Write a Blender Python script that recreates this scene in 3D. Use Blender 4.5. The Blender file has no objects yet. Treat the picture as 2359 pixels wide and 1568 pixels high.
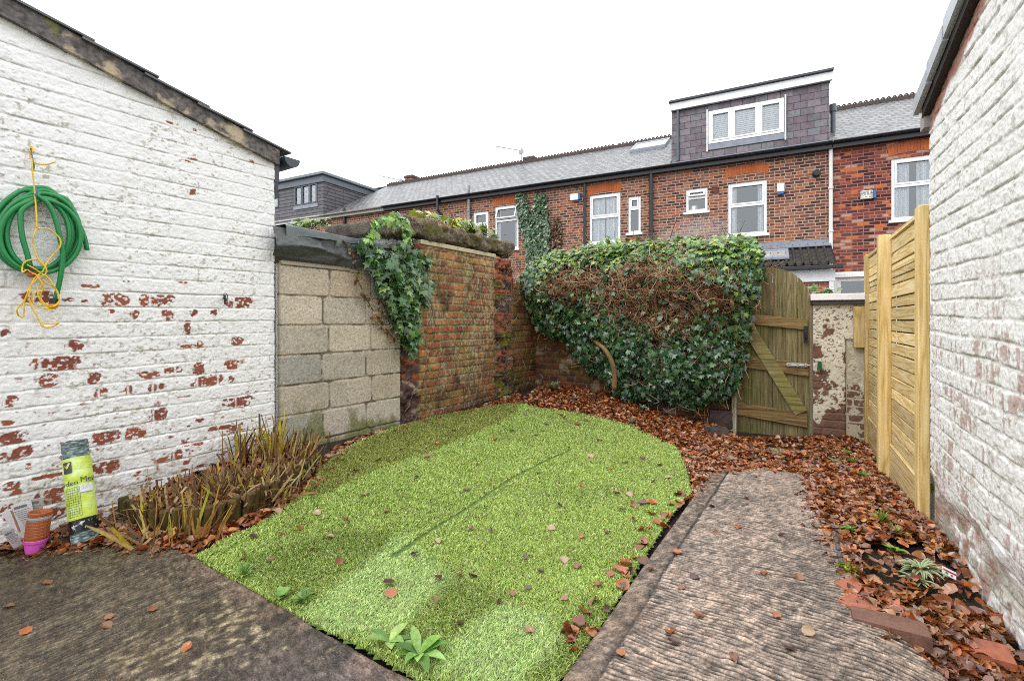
import bpy, math, random
import numpy as np
from mathutils import Matrix, Vector
R = math.radians
random.seed(5); rng = np.random.default_rng(5)
sc = bpy.context.scene
COL = sc.collection
CAMZ = 1.12
# ------------------------------------------------------------------ noise
def hsh(i, j, seed=0):
    i = np.asarray(i, dtype=np.int64); j = np.asarray(j, dtype=np.int64)
    n = (i * 374761393 + j * 668265263 + seed * 144269504) & 0xffffffff
    n = ((n ^ (n >> 13)) * 1274126177) & 0xffffffff
    n = n ^ (n >> 16)
    n = (n * 374761393) & 0xffffffff
    n = n ^ (n >> 15)
    return n / 4294967295.0
def vn(x, y, seed=0):
    x = np.asarray(x, float); y = np.asarray(y, float)
    i = np.floor(x); j = np.floor(y); fx = x - i; fy = y - j
    fx = fx * fx * (3 - 2 * fx); fy = fy * fy * (3 - 2 * fy)
    a = hsh(i, j, seed); b = hsh(i + 1, j, seed); c = hsh(i, j + 1, seed); d = hsh(i + 1, j + 1, seed)
    return (a * (1 - fx) + b * fx) * (1 - fy) + (c * (1 - fx) + d * fx) * fy
def fbm(x, y, seed=0, o=4):
    t = 0; a = 1; s = 0
    for k in range(o):
        t = t + a * vn(np.asarray(x) * 2 ** k, np.asarray(y) * 2 ** k, seed + k * 17); s += a; a *= .5
    return t / s
def ss(a, b, x):
    t = np.clip((np.asarray(x, float) - a) / (b - a), 0, 1)
    return t * t * (3 - 2 * t)
# ------------------------------------------------------------------ geometry of the place
GA = (.545, .838)          # garden axis on plan
def st(x, y): return x * .545 + y * .838, x * .838 - y * .545
def xy(s, t): return s * .545 + t * .838, s * .838 - t * .545
def gz(x, y):
    s, t = st(np.asarray(x, float), np.asarray(y, float))
    L = 1 - ss(-3.2, -1.0, t); Rr = ss(-2.2, -.6, t)
    z = .165 * ss(1.0, 2.1, s) * L + .085 * ss(3.2, 5.6, s) * L
    z = z - .11 * ss(3.0, 5.9, s) * Rr
    z = z - .07 * ss(.1, .5, t) * (1 - ss(2.0, 3.6, s))
    return z
def ray(u, v): return (u - 1179.5) / 1099., -(v - 738.5) / 1099.
def G(u, v, dz=0.):
    a, c = ray(u, v); z = 0.
    for k in range(40):
        Y = (CAMZ - z) / max(-c, 1e-4); z = .5 * z + .5 * (float(gz(a * Y, Y)) + dz)
    return np.array((a * Y, Y, float(gz(a * Y, Y)) + dz))
def frame(ox, oy, dx, dy, oz=0.):
    l = math.hypot(dx, dy); dx /= l; dy /= l
    return Matrix(((dx, -dy, 0, ox), (dy, dx, 0, oy), (0, 0, 1, oz), (0, 0, 0, 1)))
def hit(u, v, F, y=0.):
    a, c = ray(u, v); Fi = F.inverted()
    o = Fi @ Vector((0, 0, CAMZ)); d = (Fi.to_3x3() @ Vector((a, 1, c)))
    t = (y - o.y) / d.y; p = o + d * t
    return p.x, p.z
FL = frame(-1.739, 3.49, .537, .843)
FB = frame(-1.723, 3.49, .576, .817)
FK = frame(-1.047, 4.45, .5557, .8313)
FG = frame(.33, 6.51, .8877, -.4602)
FF = frame(6.737, 12.995, .8877, -.4602)
FR = frame(2.40, 2.74, -.495, -.869)
FN = frame(2.415, 2.835, -.504, -.864)
ID = Matrix.Identity(4)
# ------------------------------------------------------------------ objects
MW = {}
def link(o, parent=None):
    COL.objects.link(o)
    if parent: o.parent = parent
    return o
def E(name, label, cat, M=ID, group=None):
    o = bpy.data.objects.new(name, None); o.empty_display_size = .1
    link(o); o.matrix_world = M; MW[o.name] = M.copy()
    tag(o, label, cat, group); return o
def tag(o, label=None, cat=None, group=None, kind=None):
    if label: o['label'] = label
    if cat: o['category'] = cat
    if group: o['group'] = group
    if kind: o['kind'] = kind
    return o
def fm(name, V, F, mat, parent=None, M=None, smooth=False, col=None, base=None):
    """numpy verts/faces -> one mesh object; V is in frame M (or world)"""
    V = np.asarray(V, float)
    if M is not None:
        A = np.array(M); V = V @ A[:3, :3].T + A[:3, 3]
    B = None
    if parent is not None: B = MW[parent.name]
    elif base is not None: B = Matrix.Translation(base) if not isinstance(base, Matrix) else base
    if B is not None:
        A = np.array(B.inverted()); V = V @ A[:3, :3].T + A[:3, 3]
    me = bpy.data.meshes.new(name)
    if isinstance(F, np.ndarray):
        k = F.shape[1]; n = F.shape[0]
        me.vertices.add(len(V)); me.vertices.foreach_set('co', V.astype(np.float32).ravel())
        me.loops.add(n * k); me.loops.foreach_set('vertex_index', F.astype(np.int32).ravel())
        me.polygons.add(n); me.polygons.foreach_set('loop_start', np.arange(0, n * k, k, dtype=np.int32))
        me.update(calc_edges=True)
    else:
        me.from_pydata([tuple(v) for v in V], [], F); me.update()
    if smooth: me.polygons.foreach_set('use_smooth', np.ones(len(me.polygons), dtype=bool))
    if col is not None:
        c = np.ones((len(V), 4), np.float32); col = np.asarray(col); c[:, :col.shape[1]] = col
        ca = me.color_attributes.new('Col', 'FLOAT_COLOR', 'POINT'); ca.data.foreach_set('color', c.ravel())
    for m in (mat if isinstance(mat, (list, tuple)) else [mat]): me.materials.append(m)
    o = bpy.data.objects.new(name, me); link(o, parent)
    MW[o.name] = B.copy() if B is not None else ID.copy()
    if parent is None and B is not None: o.matrix_world = B
    return o
def gridfaces(nu, nv):
    i = np.arange(nu - 1)[:, None]; j = np.arange(nv - 1)[None, :]
    a = i * nv + j
    return np.stack([a, a + nv, a + nv + 1, a + 1], -1).reshape(-1, 4)
class MB:
    def __init__(s): s.v = []; s.f = []; s.c = []
    def _add(s, vs, fs, c=None):
        n = len(s.v); s.v += [tuple(p) for p in vs]; s.f += [tuple(i + n for i in f) for f in fs]
        s.c += [c if c is not None else (1, 1, 1)] * len(vs)
    def box(s, x0, x1, y0, y1, z0, z1, c=None, M=None):
        vs = [Vector(p) for p in ((x0, y0, z0), (x1, y0, z0), (x1, y1, z0), (x0, y1, z0), (x0, y0, z1), (x1, y0, z1), (x1, y1, z1), (x0, y1, z1))]
        if M is not None: vs = [M @ p for p in vs]
        s._add(vs, [(0, 3, 2, 1), (4, 5, 6, 7), (0, 1, 5, 4), (1, 2, 6, 5), (2, 3, 7, 6), (3, 0, 4, 7)], c); return s
    def bev(s, x0, x1, y0, y1, z0, z1, b=.004, c=None, M=None):
        """box with chamfered edges"""
        vs = []
        for (X, Y, Z, sx, sy, sz) in [(x, y, z, i, j, k) for (x, i) in ((x0, 1), (x1, -1)) for (y, j) in ((y0, 1), (y1, -1)) for (z, k) in ((z0, 1), (z1, -1))]:
            vs += [Vector((X, Y + sy * b, Z + sz * b)), Vector((X + sx * b, Y, Z + sz * b)), Vector((X + sx * b, Y + sy * b, Z))]
        if M is not None: vs = [M @ p for p in vs]
        I = lambda i, j, k, w: (i * 4 + j * 2 + k) * 3 + w
        fs = []
        for q in (0, 1):
            a = [I(q, 0, 0, 0), I(q, 1, 0, 0), I(q, 1, 1, 0), I(q, 0, 1, 0)]; fs.append(a if q else a[::-1])
            a = [I(0, q, 0, 1), I(1, q, 0, 1), I(1, q, 1, 1), I(0, q, 1, 1)]; fs.append(a[::-1] if q else a)
            a = [I(0, 0, q, 2), I(1, 0, q, 2), I(1, 1, q, 2), I(0, 1, q, 2)]; fs.append(a if q else a[::-1])
        for j in (0, 1):
            for k in (0, 1):
                a = [I(0, j, k, 1), I(1, j, k, 1), I(1, j, k, 2), I(0, j, k, 2)]; fs.append(a if (j ^ k) else a[::-1])
                a = [I(j, 0, k, 0), I(j, 1, k, 0), I(j, 1, k, 2), I(j, 0, k, 2)]; fs.append(a[::-1] if (j ^ k) else a)
                a = [I(j, k, 0, 0), I(j, k, 1, 0), I(j, k, 1, 1), I(j, k, 0, 1)]; fs.append(a if (j ^ k) else a[::-1])
        for i in (0, 1):
            for j in (0, 1):
                for k in (0, 1):
                    a = [I(i, j, k, 0), I(i, j, k, 1), I(i, j, k, 2)]; fs.append(a if (i + j + k) % 2 else a[::-1])
        s._add(vs, fs, c); return s
    def prism(s, poly, y0, y1, c=None, M=None):
        """polygon in x,z extruded along y"""
        n = len(poly)
        vs = [Vector((p[0], y0, p[1])) for p in poly] + [Vector((p[0], y1, p[1])) for p in poly]
        if M is not None: vs = [M @ p for p in vs]
        s._add(vs, [tuple(range(n)), tuple(range(2 * n - 1, n - 1, -1))] + [(i, i + n, (i + 1) % n + n, (i + 1) % n) for i in range(n)], c); return s
    def tube(s, pts, r, n=8, c=None, cap=True):
        pts = [Vector(p) for p in pts]; rr = r if isinstance(r, (list, tuple, np.ndarray)) else [r] * len(pts)
        up = Vector((0, 0, 1)); vs = []; prev = None
        for i, p in enumerate(pts):
            t = (pts[min(i + 1, len(pts) - 1)] - pts[max(i - 1, 0)]);
            if t.length < 1e-9: t = Vector((0, 0, 1))
            t.normalize()
            if prev is None:
                a = t.cross(up)
                if a.length < .1: a = t.cross(Vector((1, 0, 0)))
            else: a = prev - t * prev.dot(t)
            a.normalize(); prev = a; b = t.cross(a)
            for k in range(n):
                q = 2 * math.pi * k / n; vs.append(p + (a * math.cos(q) + b * math.sin(q)) * rr[i])
        fs = [(i * n + k, i * n + (k + 1) % n, (i + 1) * n + (k + 1) % n, (i + 1) * n + k) for i in range(len(pts) - 1) for k in range(n)]
        if cap: fs += [tuple(range(n - 1, -1, -1)), tuple((len(pts) - 1) * n + k for k in range(n))]
        s._add(vs, fs, c); return s
    def lathe(s, prof, n=24, M=None, c=None):
        vs = []
        for (r, z) in prof:
            for k in range(n):
                q = 2 * math.pi * k / n; vs.append(Vector((r * math.cos(q), r * math.sin(q), z)))
        if M is not None: vs = [M @ p for p in vs]
        fs = [(i * n + k, i * n + (k + 1) % n, (i + 1) * n + (k + 1) % n, (i + 1) * n + k) for i in range(len(prof) - 1) for k in range(n)]
        s._add(vs, fs, c); return s
    def build(s, name, mat, parent=None, M=None, smooth=False, base=None):
        o = fm(name, np.array(s.v, float).reshape(-1, 3), s.f, mat, parent, M, smooth, np.array(s.c, float).reshape(-1, 3), base)
        return o
def spl(pts, n=8):
    """Catmull-Rom"""
    P = [Vector(p) for p in pts]; P = [P[0] * 2 - P[1]] + P + [P[-1] * 2 - P[-2]]; out = []
    for i in range(1, len(P) - 2):
        a, b, c, d = P[i - 1:i + 3]
        for k in range(n):
            t = k / n
            out.append(.5 * ((2 * b) + (c - a) * t + (2 * a - 5 * b + 4 * c - d) * t * t + (3 * b - a - 3 * c + d) * t ** 3))
    out.append(P[-2]); return out
def inpoly(x, y, poly):
    x = np.asarray(x, float); y = np.asarray(y, float); r = np.zeros(x.shape, bool); n = len(poly)
    for i in range(n):
        x0, y0 = poly[i][0], poly[i][1]; x1, y1 = poly[(i + 1) % n][0], poly[(i + 1) % n][1]
        if y0 == y1: continue
        m = ((y0 > y) != (y1 > y)) & (x < (x1 - x0) * (y - y0) / (y1 - y0) + x0); r ^= m
    return r
def edist(x, y, poly):
    d = np.full(np.shape(x), 1e9); n = len(poly)
    for i in range(n):
        ax, ay = poly[i][:2]; bx, by = poly[(i + 1) % n][:2]; L = (bx - ax) ** 2 + (by - ay) ** 2 + 1e-12
        t = np.clip(((x - ax) * (bx - ax) + (y - ay) * (by - ay)) / L, 0, 1)
        d = np.minimum(d, np.hypot(x - ax - t * (bx - ax), y - ay - t * (by - ay)))
    return d
def sample_poly(poly, n):
    p = np.array([q[:2] for q in poly]); lo = p.min(0); hi = p.max(0); out = np.zeros((0, 2))
    while len(out) < n:
        c = lo + (hi - lo) * rng.random((n * 2, 2)); out = np.vstack([out, c[inpoly(c[:, 0], c[:, 1], poly)]])
    return out[:n]
def area(poly):
    p = np.array([q[:2] for q in poly]); q = np.roll(p, -1, 0)
    return abs((p[:, 0] * q[:, 1] - p[:, 1] * q[:, 0]).sum()) / 2
def scatter(T, F, pos, nrm, tip, size, colr):
    """copies of template verts T (x across, y along, z up) -> V, F, col. T may be (n,k,3)"""
    n = len(pos); nrm = nrm / np.linalg.norm(nrm, axis=1, keepdims=True)
    y = tip - nrm * (tip * nrm).sum(1, keepdims=True); y /= np.linalg.norm(y, axis=1, keepdims=True) + 1e-9
    x = np.cross(y, nrm)
    if T.ndim == 2: T = np.broadcast_to(T, (n,) + T.shape)
    k = T.shape[1]; size = np.asarray(size).reshape(-1, 1, 1)
    V = pos[:, None, :] + size * (T[:, :, 0:1] * x[:, None] + T[:, :, 1:2] * y[:, None] + T[:, :, 2:3] * nrm[:, None])
    FF_ = (F[None] + (np.arange(n) * k)[:, None, None]).reshape(-1, F.shape[1])
    C = np.repeat(colr[:, None, :], k, 1)
    return V.reshape(-1, 3), FF_, C.reshape(-1, C.shape[-1])
def pick(pal, n, w=None, jit=.2):
    pal = np.array(pal); i = rng.choice(len(pal), n, p=None if w is None else np.array(w) / np.sum(w))
    return np.clip(pal[i] * (1 + jit * (rng.random((n, 1)) * 2 - 1)) * (1 + .08 * (rng.random((n, 3)) * 2 - 1)), 0, 1)
# ------------------------------------------------------------------ materials
class Mat:
    def __init__(s, name, rough=.8, spec=.3, col=None):
        s.m = bpy.data.materials.new(name); s.m.use_nodes = True; s.nt = s.m.node_tree
        s.b = s.nt.nodes['Principled BSDF']; s.b.inputs['Roughness'].default_value = rough
        s.b.inputs['Specular IOR Level'].default_value = spec
        if col is not None: s.color(col)
    def set(s, sock, v):
        if hasattr(v, 'is_output') or isinstance(v, bpy.types.NodeSocket): s.nt.links.new(v, sock)
        elif v is not None:
            if isinstance(v, (tuple, list)) and len(v) == 3 and sock.type == 'RGBA': v = tuple(v) + (1,)
            sock.default_value = v
    def n(s, t, inp={}, **pr):
        nd = s.nt.nodes.new('ShaderNode' + t)
        for k, v in pr.items(): setattr(nd, k, v)
        for k, v in inp.items(): s.set(nd.inputs[k], v)
        return nd
    def obj(s): return s.n('TexCoord').outputs['Object']
    def mapv(s, v, sc=(1, 1, 1), rot=(0, 0, 0), loc=(0, 0, 0)): return s.n('Mapping', {'Vector': v, 'Scale': sc, 'Rotation': rot, 'Location': loc}).outputs[0]
    def noise(s, scale, detail=5, v=None, rough=.55, dist=0.): return s.n('TexNoise', {'Scale': scale, 'Detail': detail, 'Roughness': rough, 'Distortion': dist, 'Vector': v if v is not None else s.obj()}).outputs['Fac']
    def ramp(s, f, stops, interp='LINEAR'):
        nd = s.n('ValToRGB', {'Fac': f}); cr = nd.color_ramp; cr.interpolation = interp
        while len(cr.elements) < len(stops): cr.elements.new(.5)
        for e, (p, c) in zip(cr.elements, stops):
            e.position = p; e.color = (c, c, c, 1) if not isinstance(c, (tuple, list)) else (tuple(c) + (1,))[:4]
        return nd.outputs['Color']
    def mix(s, f, a, b, mode='MIX'):
        nd = s.nt.nodes.new('ShaderNodeMix'); nd.data_type = 'RGBA'; nd.blend_type = mode
        s.set(nd.inputs[0], f); s.set(nd.inputs[6], a); s.set(nd.inputs[7], b); return nd.outputs[2]
    def math(s, op, a, b=None):
        nd = s.n('Math', operation=op); s.set(nd.inputs[0], a)
        if b is not None: s.set(nd.inputs[1], b)
        return nd.outputs[0]
    def attr(s): return s.n('Attribute', attribute_name='Col').outputs['Color']
    def sep(s, v): return s.n('SeparateXYZ', {'Vector': v}).outputs
    def comb(s, x, y, z=0.): return s.n('CombineXYZ', {'X': x, 'Y': y, 'Z': z}).outputs[0]
    def color(s, c): s.set(s.b.inputs['Base Color'], c); return s
    def rough(s, r): s.set(s.b.inputs['Roughness'], r); return s
    def bump(s, h, st=.5, d=.01):
        nd = s.n('Bump', {'Height': h, 'Strength': st, 'Distance': d}); s.nt.links.new(nd.outputs[0], s.b.inputs['Normal']); return s
def noisy(name, c1, c2, scale=8, rough=.8, bump=.3, bd=.004, c3=None, spec=.5, bs=None):
    m = Mat(name, rough, spec); f = m.noise(scale, 7)
    m.color(m.ramp(f, [(.3, c1), (.5, c2), (.72, c3 or c1)])); m.bump(m.noise(bs or scale * 6, 5), bump, bd); return m.m
MATS = {}
def plain(name, c, rough=.5, spec=.5):
    if name not in MATS:
        m = Mat(name, rough, spec); f = m.noise(9, 5)
        m.color(m.ramp(f, [(.25, tuple(x * .82 for x in c)), (.75, tuple(min(1, x * 1.1) for x in c))])); MATS[name] = m.m
    return MATS[name]
# painted brick: Col.r paint, Col.g random id, Col.b dirt
def mat_painted(name, paint, paint2, brick, brick2, mort):
    m = Mat(name, .75, .2); a = m.attr(); s = m.n('SeparateColor', {'Color': a}).outputs
    p = m.mix(m.noise(14, 6), paint, paint2)
    p = m.mix(m.math('MULTIPLY', s['Blue'], .8), p, m.mix(m.noise(9, 5), (.22, .20, .12), (.42, .39, .30)))
    sp = m.ramp(m.noise(85, 3), [(.66, 0.), (.75, 1.)])
    p = m.mix(m.math('MULTIPLY', sp, .5), p, (.10, .08, .06))
    br = m.mix(s['Green'], brick, brick2)
    br = m.mix(m.ramp(m.noise(22, 6), [(.4, 0.), (.7, 1.)]), br, m.mix(.5, br, mort))
    m.color(m.mix(s['Red'], br, p)); m.bump(m.noise(70, 6, rough=.6), .5, .004); return m.m
M_white = mat_painted('white_painted_brick', (.88, .88, .875), (.76, .765, .77), (.36, .11, .055), (.24, .065, .045), (.12, .07, .055))
M_white2 = mat_painted('white_painted_brick_old', (.86, .86, .85), (.72, .725, .72), (.34, .16, .11), (.28, .12, .09), (.45, .36, .30))
M_render = mat_painted('peeling_render', (.72, .68, .58), (.58, .52, .41), (.13, .075, .055), (.20, .10, .07), (.06, .05, .04))
# vertex coloured (bricks, blocks, concrete)
def mat_vc(name, rough=.85, nscale=40, bump=.6, bd=.003, wet=None, spec=.15, speck=0.):
    m = Mat(name, rough, spec); a = m.attr()
    c = m.mix(1., a, m.ramp(m.noise(nscale, 6, rough=.65), [(.28, .55), (.5, .95), (.75, 1.25)]), 'MULTIPLY')
    if speck: c = m.mix(m.math('MULTIPLY', m.ramp(m.noise(260, 2), [(.56, 0.), (.66, 1.)]), speck), c, (.05, .045, .04))
    m.color(c); m.bump(m.noise(nscale * 3, 6, rough=.65), bump, bd)
    if wet: m.rough(m.ramp(m.noise(wet[0], 5), [(wet[1], wet[3]), (wet[2], wet[4])]))
    return m.m
M_brickvc = mat_vc('weathered_brick', .8, 30, .7, .005)
M_block = mat_vc('concrete_block', .9, 60, 1., .004, speck=.5)
def mat_wet(name, ang, fine):
    m = Mat(name, .3, .5); a = m.attr(); o = m.obj(); v = m.mapv(m.mapv(o, rot=(0, 0, ang)), (1, .5, 1)); n1 = m.noise(fine, 6, v, .7); n2 = m.noise(fine * 3.2, 4, v, .7)
    k = m.ramp(n1, [(.36, .30), (.5, .85), (.64, 1.55)]); c = m.mix(1., a, k, 'MULTIPLY'); c = m.mix(1., c, m.ramp(n2, [(.35, .6), (.65, 1.35)]), 'MULTIPLY')
    sp = m.ramp(m.noise(170, 2, o), [(.69, 0.), (.73, 1.)]); c = m.mix(m.math('MULTIPLY', sp, .5), c, (.55, .5, .44)); m.color(c)
    m.bump(m.math('ADD', n1, m.math('MULTIPLY', n2, .4)), 1., .010); m.rough(m.ramp(n1, [(.36, .10), (.55, .38), (.7, .6)])); return m.m
M_path = mat_wet('wet_concrete', R(57), 38); M_patio = mat_wet('wet_patio', R(-33), 46)
M_slatevc = mat_vc('old_slate', .5, 20, .4, .003)
# leaves
def mat_leaf(name, rough, tr=.25, sub=.0, spec=.5, nz=60):
    m = Mat(name, rough, spec); a = m.attr()
    c = m.mix(1., a, m.ramp(m.noise(nz, 4), [(.3, .7), (.7, 1.2)]), 'MULTIPLY'); m.color(c)
    t = m.n('BsdfTranslucent', {'Color': m.mix(1., a, (1., 1.1, .6, 1), 'MULTIPLY')}); mx = m.n('MixShader', {0: tr, 1: m.b.outputs[0], 2: t.outputs[0]})
    m.nt.links.new(mx.outputs[0], m.nt.nodes['Material Output'].inputs['Surface']); return m.m
M_ivy = mat_leaf('ivy_leaf', .26, .18, spec=.7)
M_dead = mat_leaf('wet_dead_leaf', .20, .12, nz=40, spec=.7)
M_turf = mat_leaf('artificial_turf', .5, .25, spec=.15)
M_strap = mat_leaf('strap_leaf', .5, .25)
M_stem = mat_leaf('ivy_stem', .8, .0)
# wood
def mat_wood(name, c1, c2, c3, axis='Z', rough=.7, ring=7., green=None, bstr=.4, spec=.12, wst=.35, streak=.62):
    m = Mat(name, rough, spec); o = m.obj(); rnd = m.math('FRACT', m.math('ADD', m.n('NewGeometry').outputs['Random Per Island'], m.n('ObjectInfo').outputs['Random']))
    o2 = m.n('VectorMath', {0: o, 1: m.comb(m.math('MULTIPLY', rnd, 3.7), m.math('MULTIPLY', rnd, 9.1), m.math('MULTIPLY', rnd, 5.3))}, operation='ADD').outputs[0]
    sc_ = {'Z': (1, 1, .07), 'X': (.07, 1, 1)}[axis]
    v = m.mapv(o2, sc_)
    big = m.noise(ring * .30, 2, v, dist=.3); w = m.math('PINGPONG', m.math('MULTIPLY', big, 9.), .5); w = m.math('MULTIPLY', w, 2.)
    g = m.noise(140, 4, v); f = m.math('ADD', m.math('MULTIPLY', w, wst), m.math('MULTIPLY', g, 1. - wst))
    c = m.ramp(f, [(.15, c1), (.45, c2), (.8, c3)])
    c = m.mix(1., c, m.ramp(rnd, [(0., .70), (1., 1.15)]), 'MULTIPLY')
    if green: c = m.mix(m.ramp(m.noise(green[1], 5, m.mapv(o, (1, 1, .5))), [(green[2], 0.), (green[3], 1.)]), c, green[0])
    c = m.mix(1., c, m.ramp(m.noise(55, 3, m.mapv(o2, {'Z': (1, 1, .03), 'X': (.03, 1, 1)}[axis])), [(.36, streak), (.56, 1.05)]), 'MULTIPLY')
    kn = m.ramp(m.n('TexVoronoi', {'Scale': 5.5, 'Vector': m.mapv(o2, {'Z': (1, 1, .32), 'X': (.32, 1, 1)}[axis])}).outputs['Distance'], [(.05, 1.), (.13, 0.)])
    m.color(m.mix(m.math('MULTIPLY', kn, .75), c, tuple(x * .35 for x in c1))); m.bump(f, bstr, .003); return m.m
M_fence = mat_wood('new_softwood', (.42, .26, .07), (.66, .485, .21), (.75, .585, .30), 'Z', .6, 26., bstr=.3, wst=.45, streak=.85)
M_slat = mat_wood('new_softwood_slat', (.52, .33, .10), (.75, .575, .28), (.83, .69, .41), 'X', .6, 30., bstr=.3, wst=.5, streak=.88)
M_gate = mat_wood('mossy_oak', (.05, .04, .02), (.19, .155, .078), (.33, .285, .16), 'Z', .75, 20., ((.125, .13, .03), 3.2, .50, .74), wst=.2)
M_rail = mat_wood('old_rail', (.055, .034, .014), (.22, .145, .062), (.37, .265, .13), 'X', .75, 20., ((.16, .165, .03), 4., .52, .76), wst=.25)
M_log = mat_wood('treated_log', (.045, .03, .012), (.11, .075, .028), (.17, .12, .05), 'Z', .6, 16., ((.06, .08, .02), 6, .5, .75))
M_grey = mat_wood('grey_timber', (.05, .045, .04), (.13, .12, .105), (.22, .20, .17), 'X', .8, 14.)
# lichen board
mm = Mat('lichen_board', .85); f = mm.noise(5, 6); c = mm.ramp(mm.noise(30, 6), [(.3, (.04, .036, .036)), (.55, (.14, .125, .12)), (.75, (.22, .20, .18))])
c = mm.mix(mm.ramp(f, [(.54, 0.), (.60, 1.)]), c, (.44, .36, .25)); c = mm.mix(mm.ramp(mm.noise(7, 5, mm.mapv(mm.obj(), loc=(3, 1, 2))), [(.62, 0.), (.68, 1.)]), c, (.16, .17, .03))
mm.color(c); mm.bump(mm.noise(45, 6), .8, .008); M_board = mm.m
# far brick facade
def mat_facade(name, pal, mort, m1=.35, rowh=.082, bw=.232):
    m = Mat(name, .85, .12); o = m.sep(m.obj()); wob = m.math('MULTIPLY', m.math('SUBTRACT', m.noise(1.5, 2), .5), .02)
    v = m.comb(m.math('ADD', o['X'], wob), m.math('ADD', o['Z'], wob), 0.)
    b = m.n('TexBrick', {'Vector': v, 'Color1': (0, 0, 0), 'Color2': (1, 1, 1), 'Mortar': (.5, .5, .5), 'Scale': 1., 'Mortar Size': .011, 'Mortar Smooth': .2, 'Bias': 0., 'Brick Width': bw, 'Row Height': rowh}, offset=.5, squash=.55, squash_frequency=4)
    n_ = len(pal); c = m.ramp(b.outputs['Color'], [(i / n_, p) for i, p in enumerate(pal)], 'CONSTANT')
    c = m.mix(1., c, m.ramp(m.noise(26, 5), [(.3, .65), (.7, 1.25)]), 'MULTIPLY')
    c = m.mix(m.ramp(m.noise(.9, 4), [(.5, 0.), (.75, .4)]), c, (.30, .19, .14))
    m.color(m.mix(b.outputs['Fac'], c, mort)); m.bump(m.math('SUBTRACT', 1., b.outputs['Fac']), .6, .01); return m.m
PAL = [(.075, .042, .04), (.22, .082, .056), (.11, .05, .043), (.29, .10, .055), (.17, .065, .05), (.37, .125, .058), (.22, .09, .065), (.31, .145, .10), (.085, .042, .042)]
PALR = [(.05, .028, .03), (.19, .06, .048), (.085, .036, .036), (.28, .075, .045), (.50, .15, .045), (.14, .05, .045), (.065, .033, .035), (.17, .06, .05), (.42, .28, .22)]
M_fac = mat_facade('terrace_brick', PAL, (.44, .33, .25))
M_fac_p = mat_facade('terrace_brick_pale', PAL, (.43, .32, .24))
M_facr = mat_facade('terrace_brick_red', PALR, (.36, .155, .12))
M_newbrick = mat_facade('new_red_brick', [(.36, .09, .05), (.42, .12, .06), (.30, .075, .045)], (.40, .30, .26))
def mat_slates(name, pal, roww, rowh, kind='roof', rough=.35, gap=.006, wave=.35, spec=.6):
    m = Mat(name, rough, spec); o = m.sep(m.obj())
    if kind == 'roof': v = m.comb(o['X'], m.math('MULTIPLY', o['Z'], 2.03), 0.)
    else: v = m.comb(m.math('ADD', o['X'], o['Y']), o['Z'], 0.)
    b = m.n('TexBrick', {'Vector': v, 'Color1': (0, 0, 0), 'Color2': (1, 1, 1), 'Mortar': (.5, .5, .5), 'Scale': 1., 'Mortar Size': gap, 'Mortar Smooth': .1, 'Bias': 0., 'Brick Width': roww, 'Row Height': rowh}, offset=.5)
    n_ = len(pal); c = m.ramp(b.outputs['Color'], [(i / n_, p) for i, p in enumerate(pal)], 'CONSTANT')
    c = m.mix(1., c, m.ramp(m.noise(18, 6), [(.3, .7), (.7, 1.2)]), 'MULTIPLY')
    m.color(m.mix(b.outputs['Fac'], c, (.03, .03, .032)))
    saw = m.math('FRACT', m.math('DIVIDE', m.sep(v)['Y'], rowh))
    h = m.math('ADD', m.math('ADD', m.math('MULTIPLY', saw, -1.2), m.math('MULTIPLY', b.outputs['Fac'], -1.)), m.math('MULTIPLY', b.outputs['Color'], .5))
    m.bump(h, .8, .012); m.rough(m.ramp(m.noise(7, 4), [(.3, rough * .7), (.7, rough * 1.4)])); return m.m
M_roof = mat_slates('wet_slate_roof', [(.10, .108, .116), (.14, .149, .157), (.078, .085, .091), (.12, .128, .136), (.16, .168, .176)], .27, .215, 'roof', .38, .024, spec=.4)
M_dslate = mat_slates('purple_slate', [(.118, .092, .115), (.155, .122, .146), (.098, .082, .102), (.175, .14, .162), (.14, .138, .158), (.118, .082, .105)], .31, .19, 'wall', .55, .008)
M_shingle = mat_slates('grey_shingle', [(.10, .092, .11), (.112, .10, .12), (.09, .084, .10)], .9, .155, 'wall', .6, .02)
def mat_glass():
    m = Mat('window_glass', .02); nt = m.nt
    fr = m.n('Fresnel', {'IOR': 1.6}).outputs[0]; f = m.math('ADD', m.math('MULTIPLY', fr, 1.2), .10)
    tr = m.n('BsdfTransparent', {'Color': (.95, .97, .98, 1)}); gl = m.n('BsdfGlossy', {'Color': (.9, .95, 1., 1), 'Roughness': .02})
    mx = m.n('MixShader', {0: f, 1: tr.outputs[0], 2: gl.outputs[0]}); nt.links.new(mx.outputs[0], nt.nodes['Material Output'].inputs['Surface']); return m.m
M_glass = mat_glass()
M_upvc = plain('white_upvc', (.82, .83, .84), .35)
M_upvcgrey = plain('grey_upvc', (.10, .115, .14), .4)
M_black = plain('black_gutter', (.016, .017, .022), .35)
M_room = plain('dark_room', (.028, .028, .03), .9)
mm = Mat('net_curtain', .9); w = mm.noise(1.2, 2); s_ = mm.sep(mm.obj()); mm.color(mm.ramp(mm.math('FRACT', mm.math('MULTIPLY', s_['X'], 6.)), [(0., (.74, .77, .79)), (.5, (.90, .92, .92)), (1., (.72, .75, .77))])); M_curtain = mm.m
M_lintel = None
mm = Mat('orange_arch_brick', .8); rnd = mm.n('NewGeometry').outputs['Random Per Island']
mm.color(mm.mix(1., mm.ramp(rnd, [(0., (.38, .09, .03)), (.5, (.52, .14, .04)), (1., (.44, .12, .05))]), mm.ramp(mm.noise(30, 5), [(.3, .7), (.7, 1.15)]), 'MULTIPLY')); M_lintel = mm.m
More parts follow.
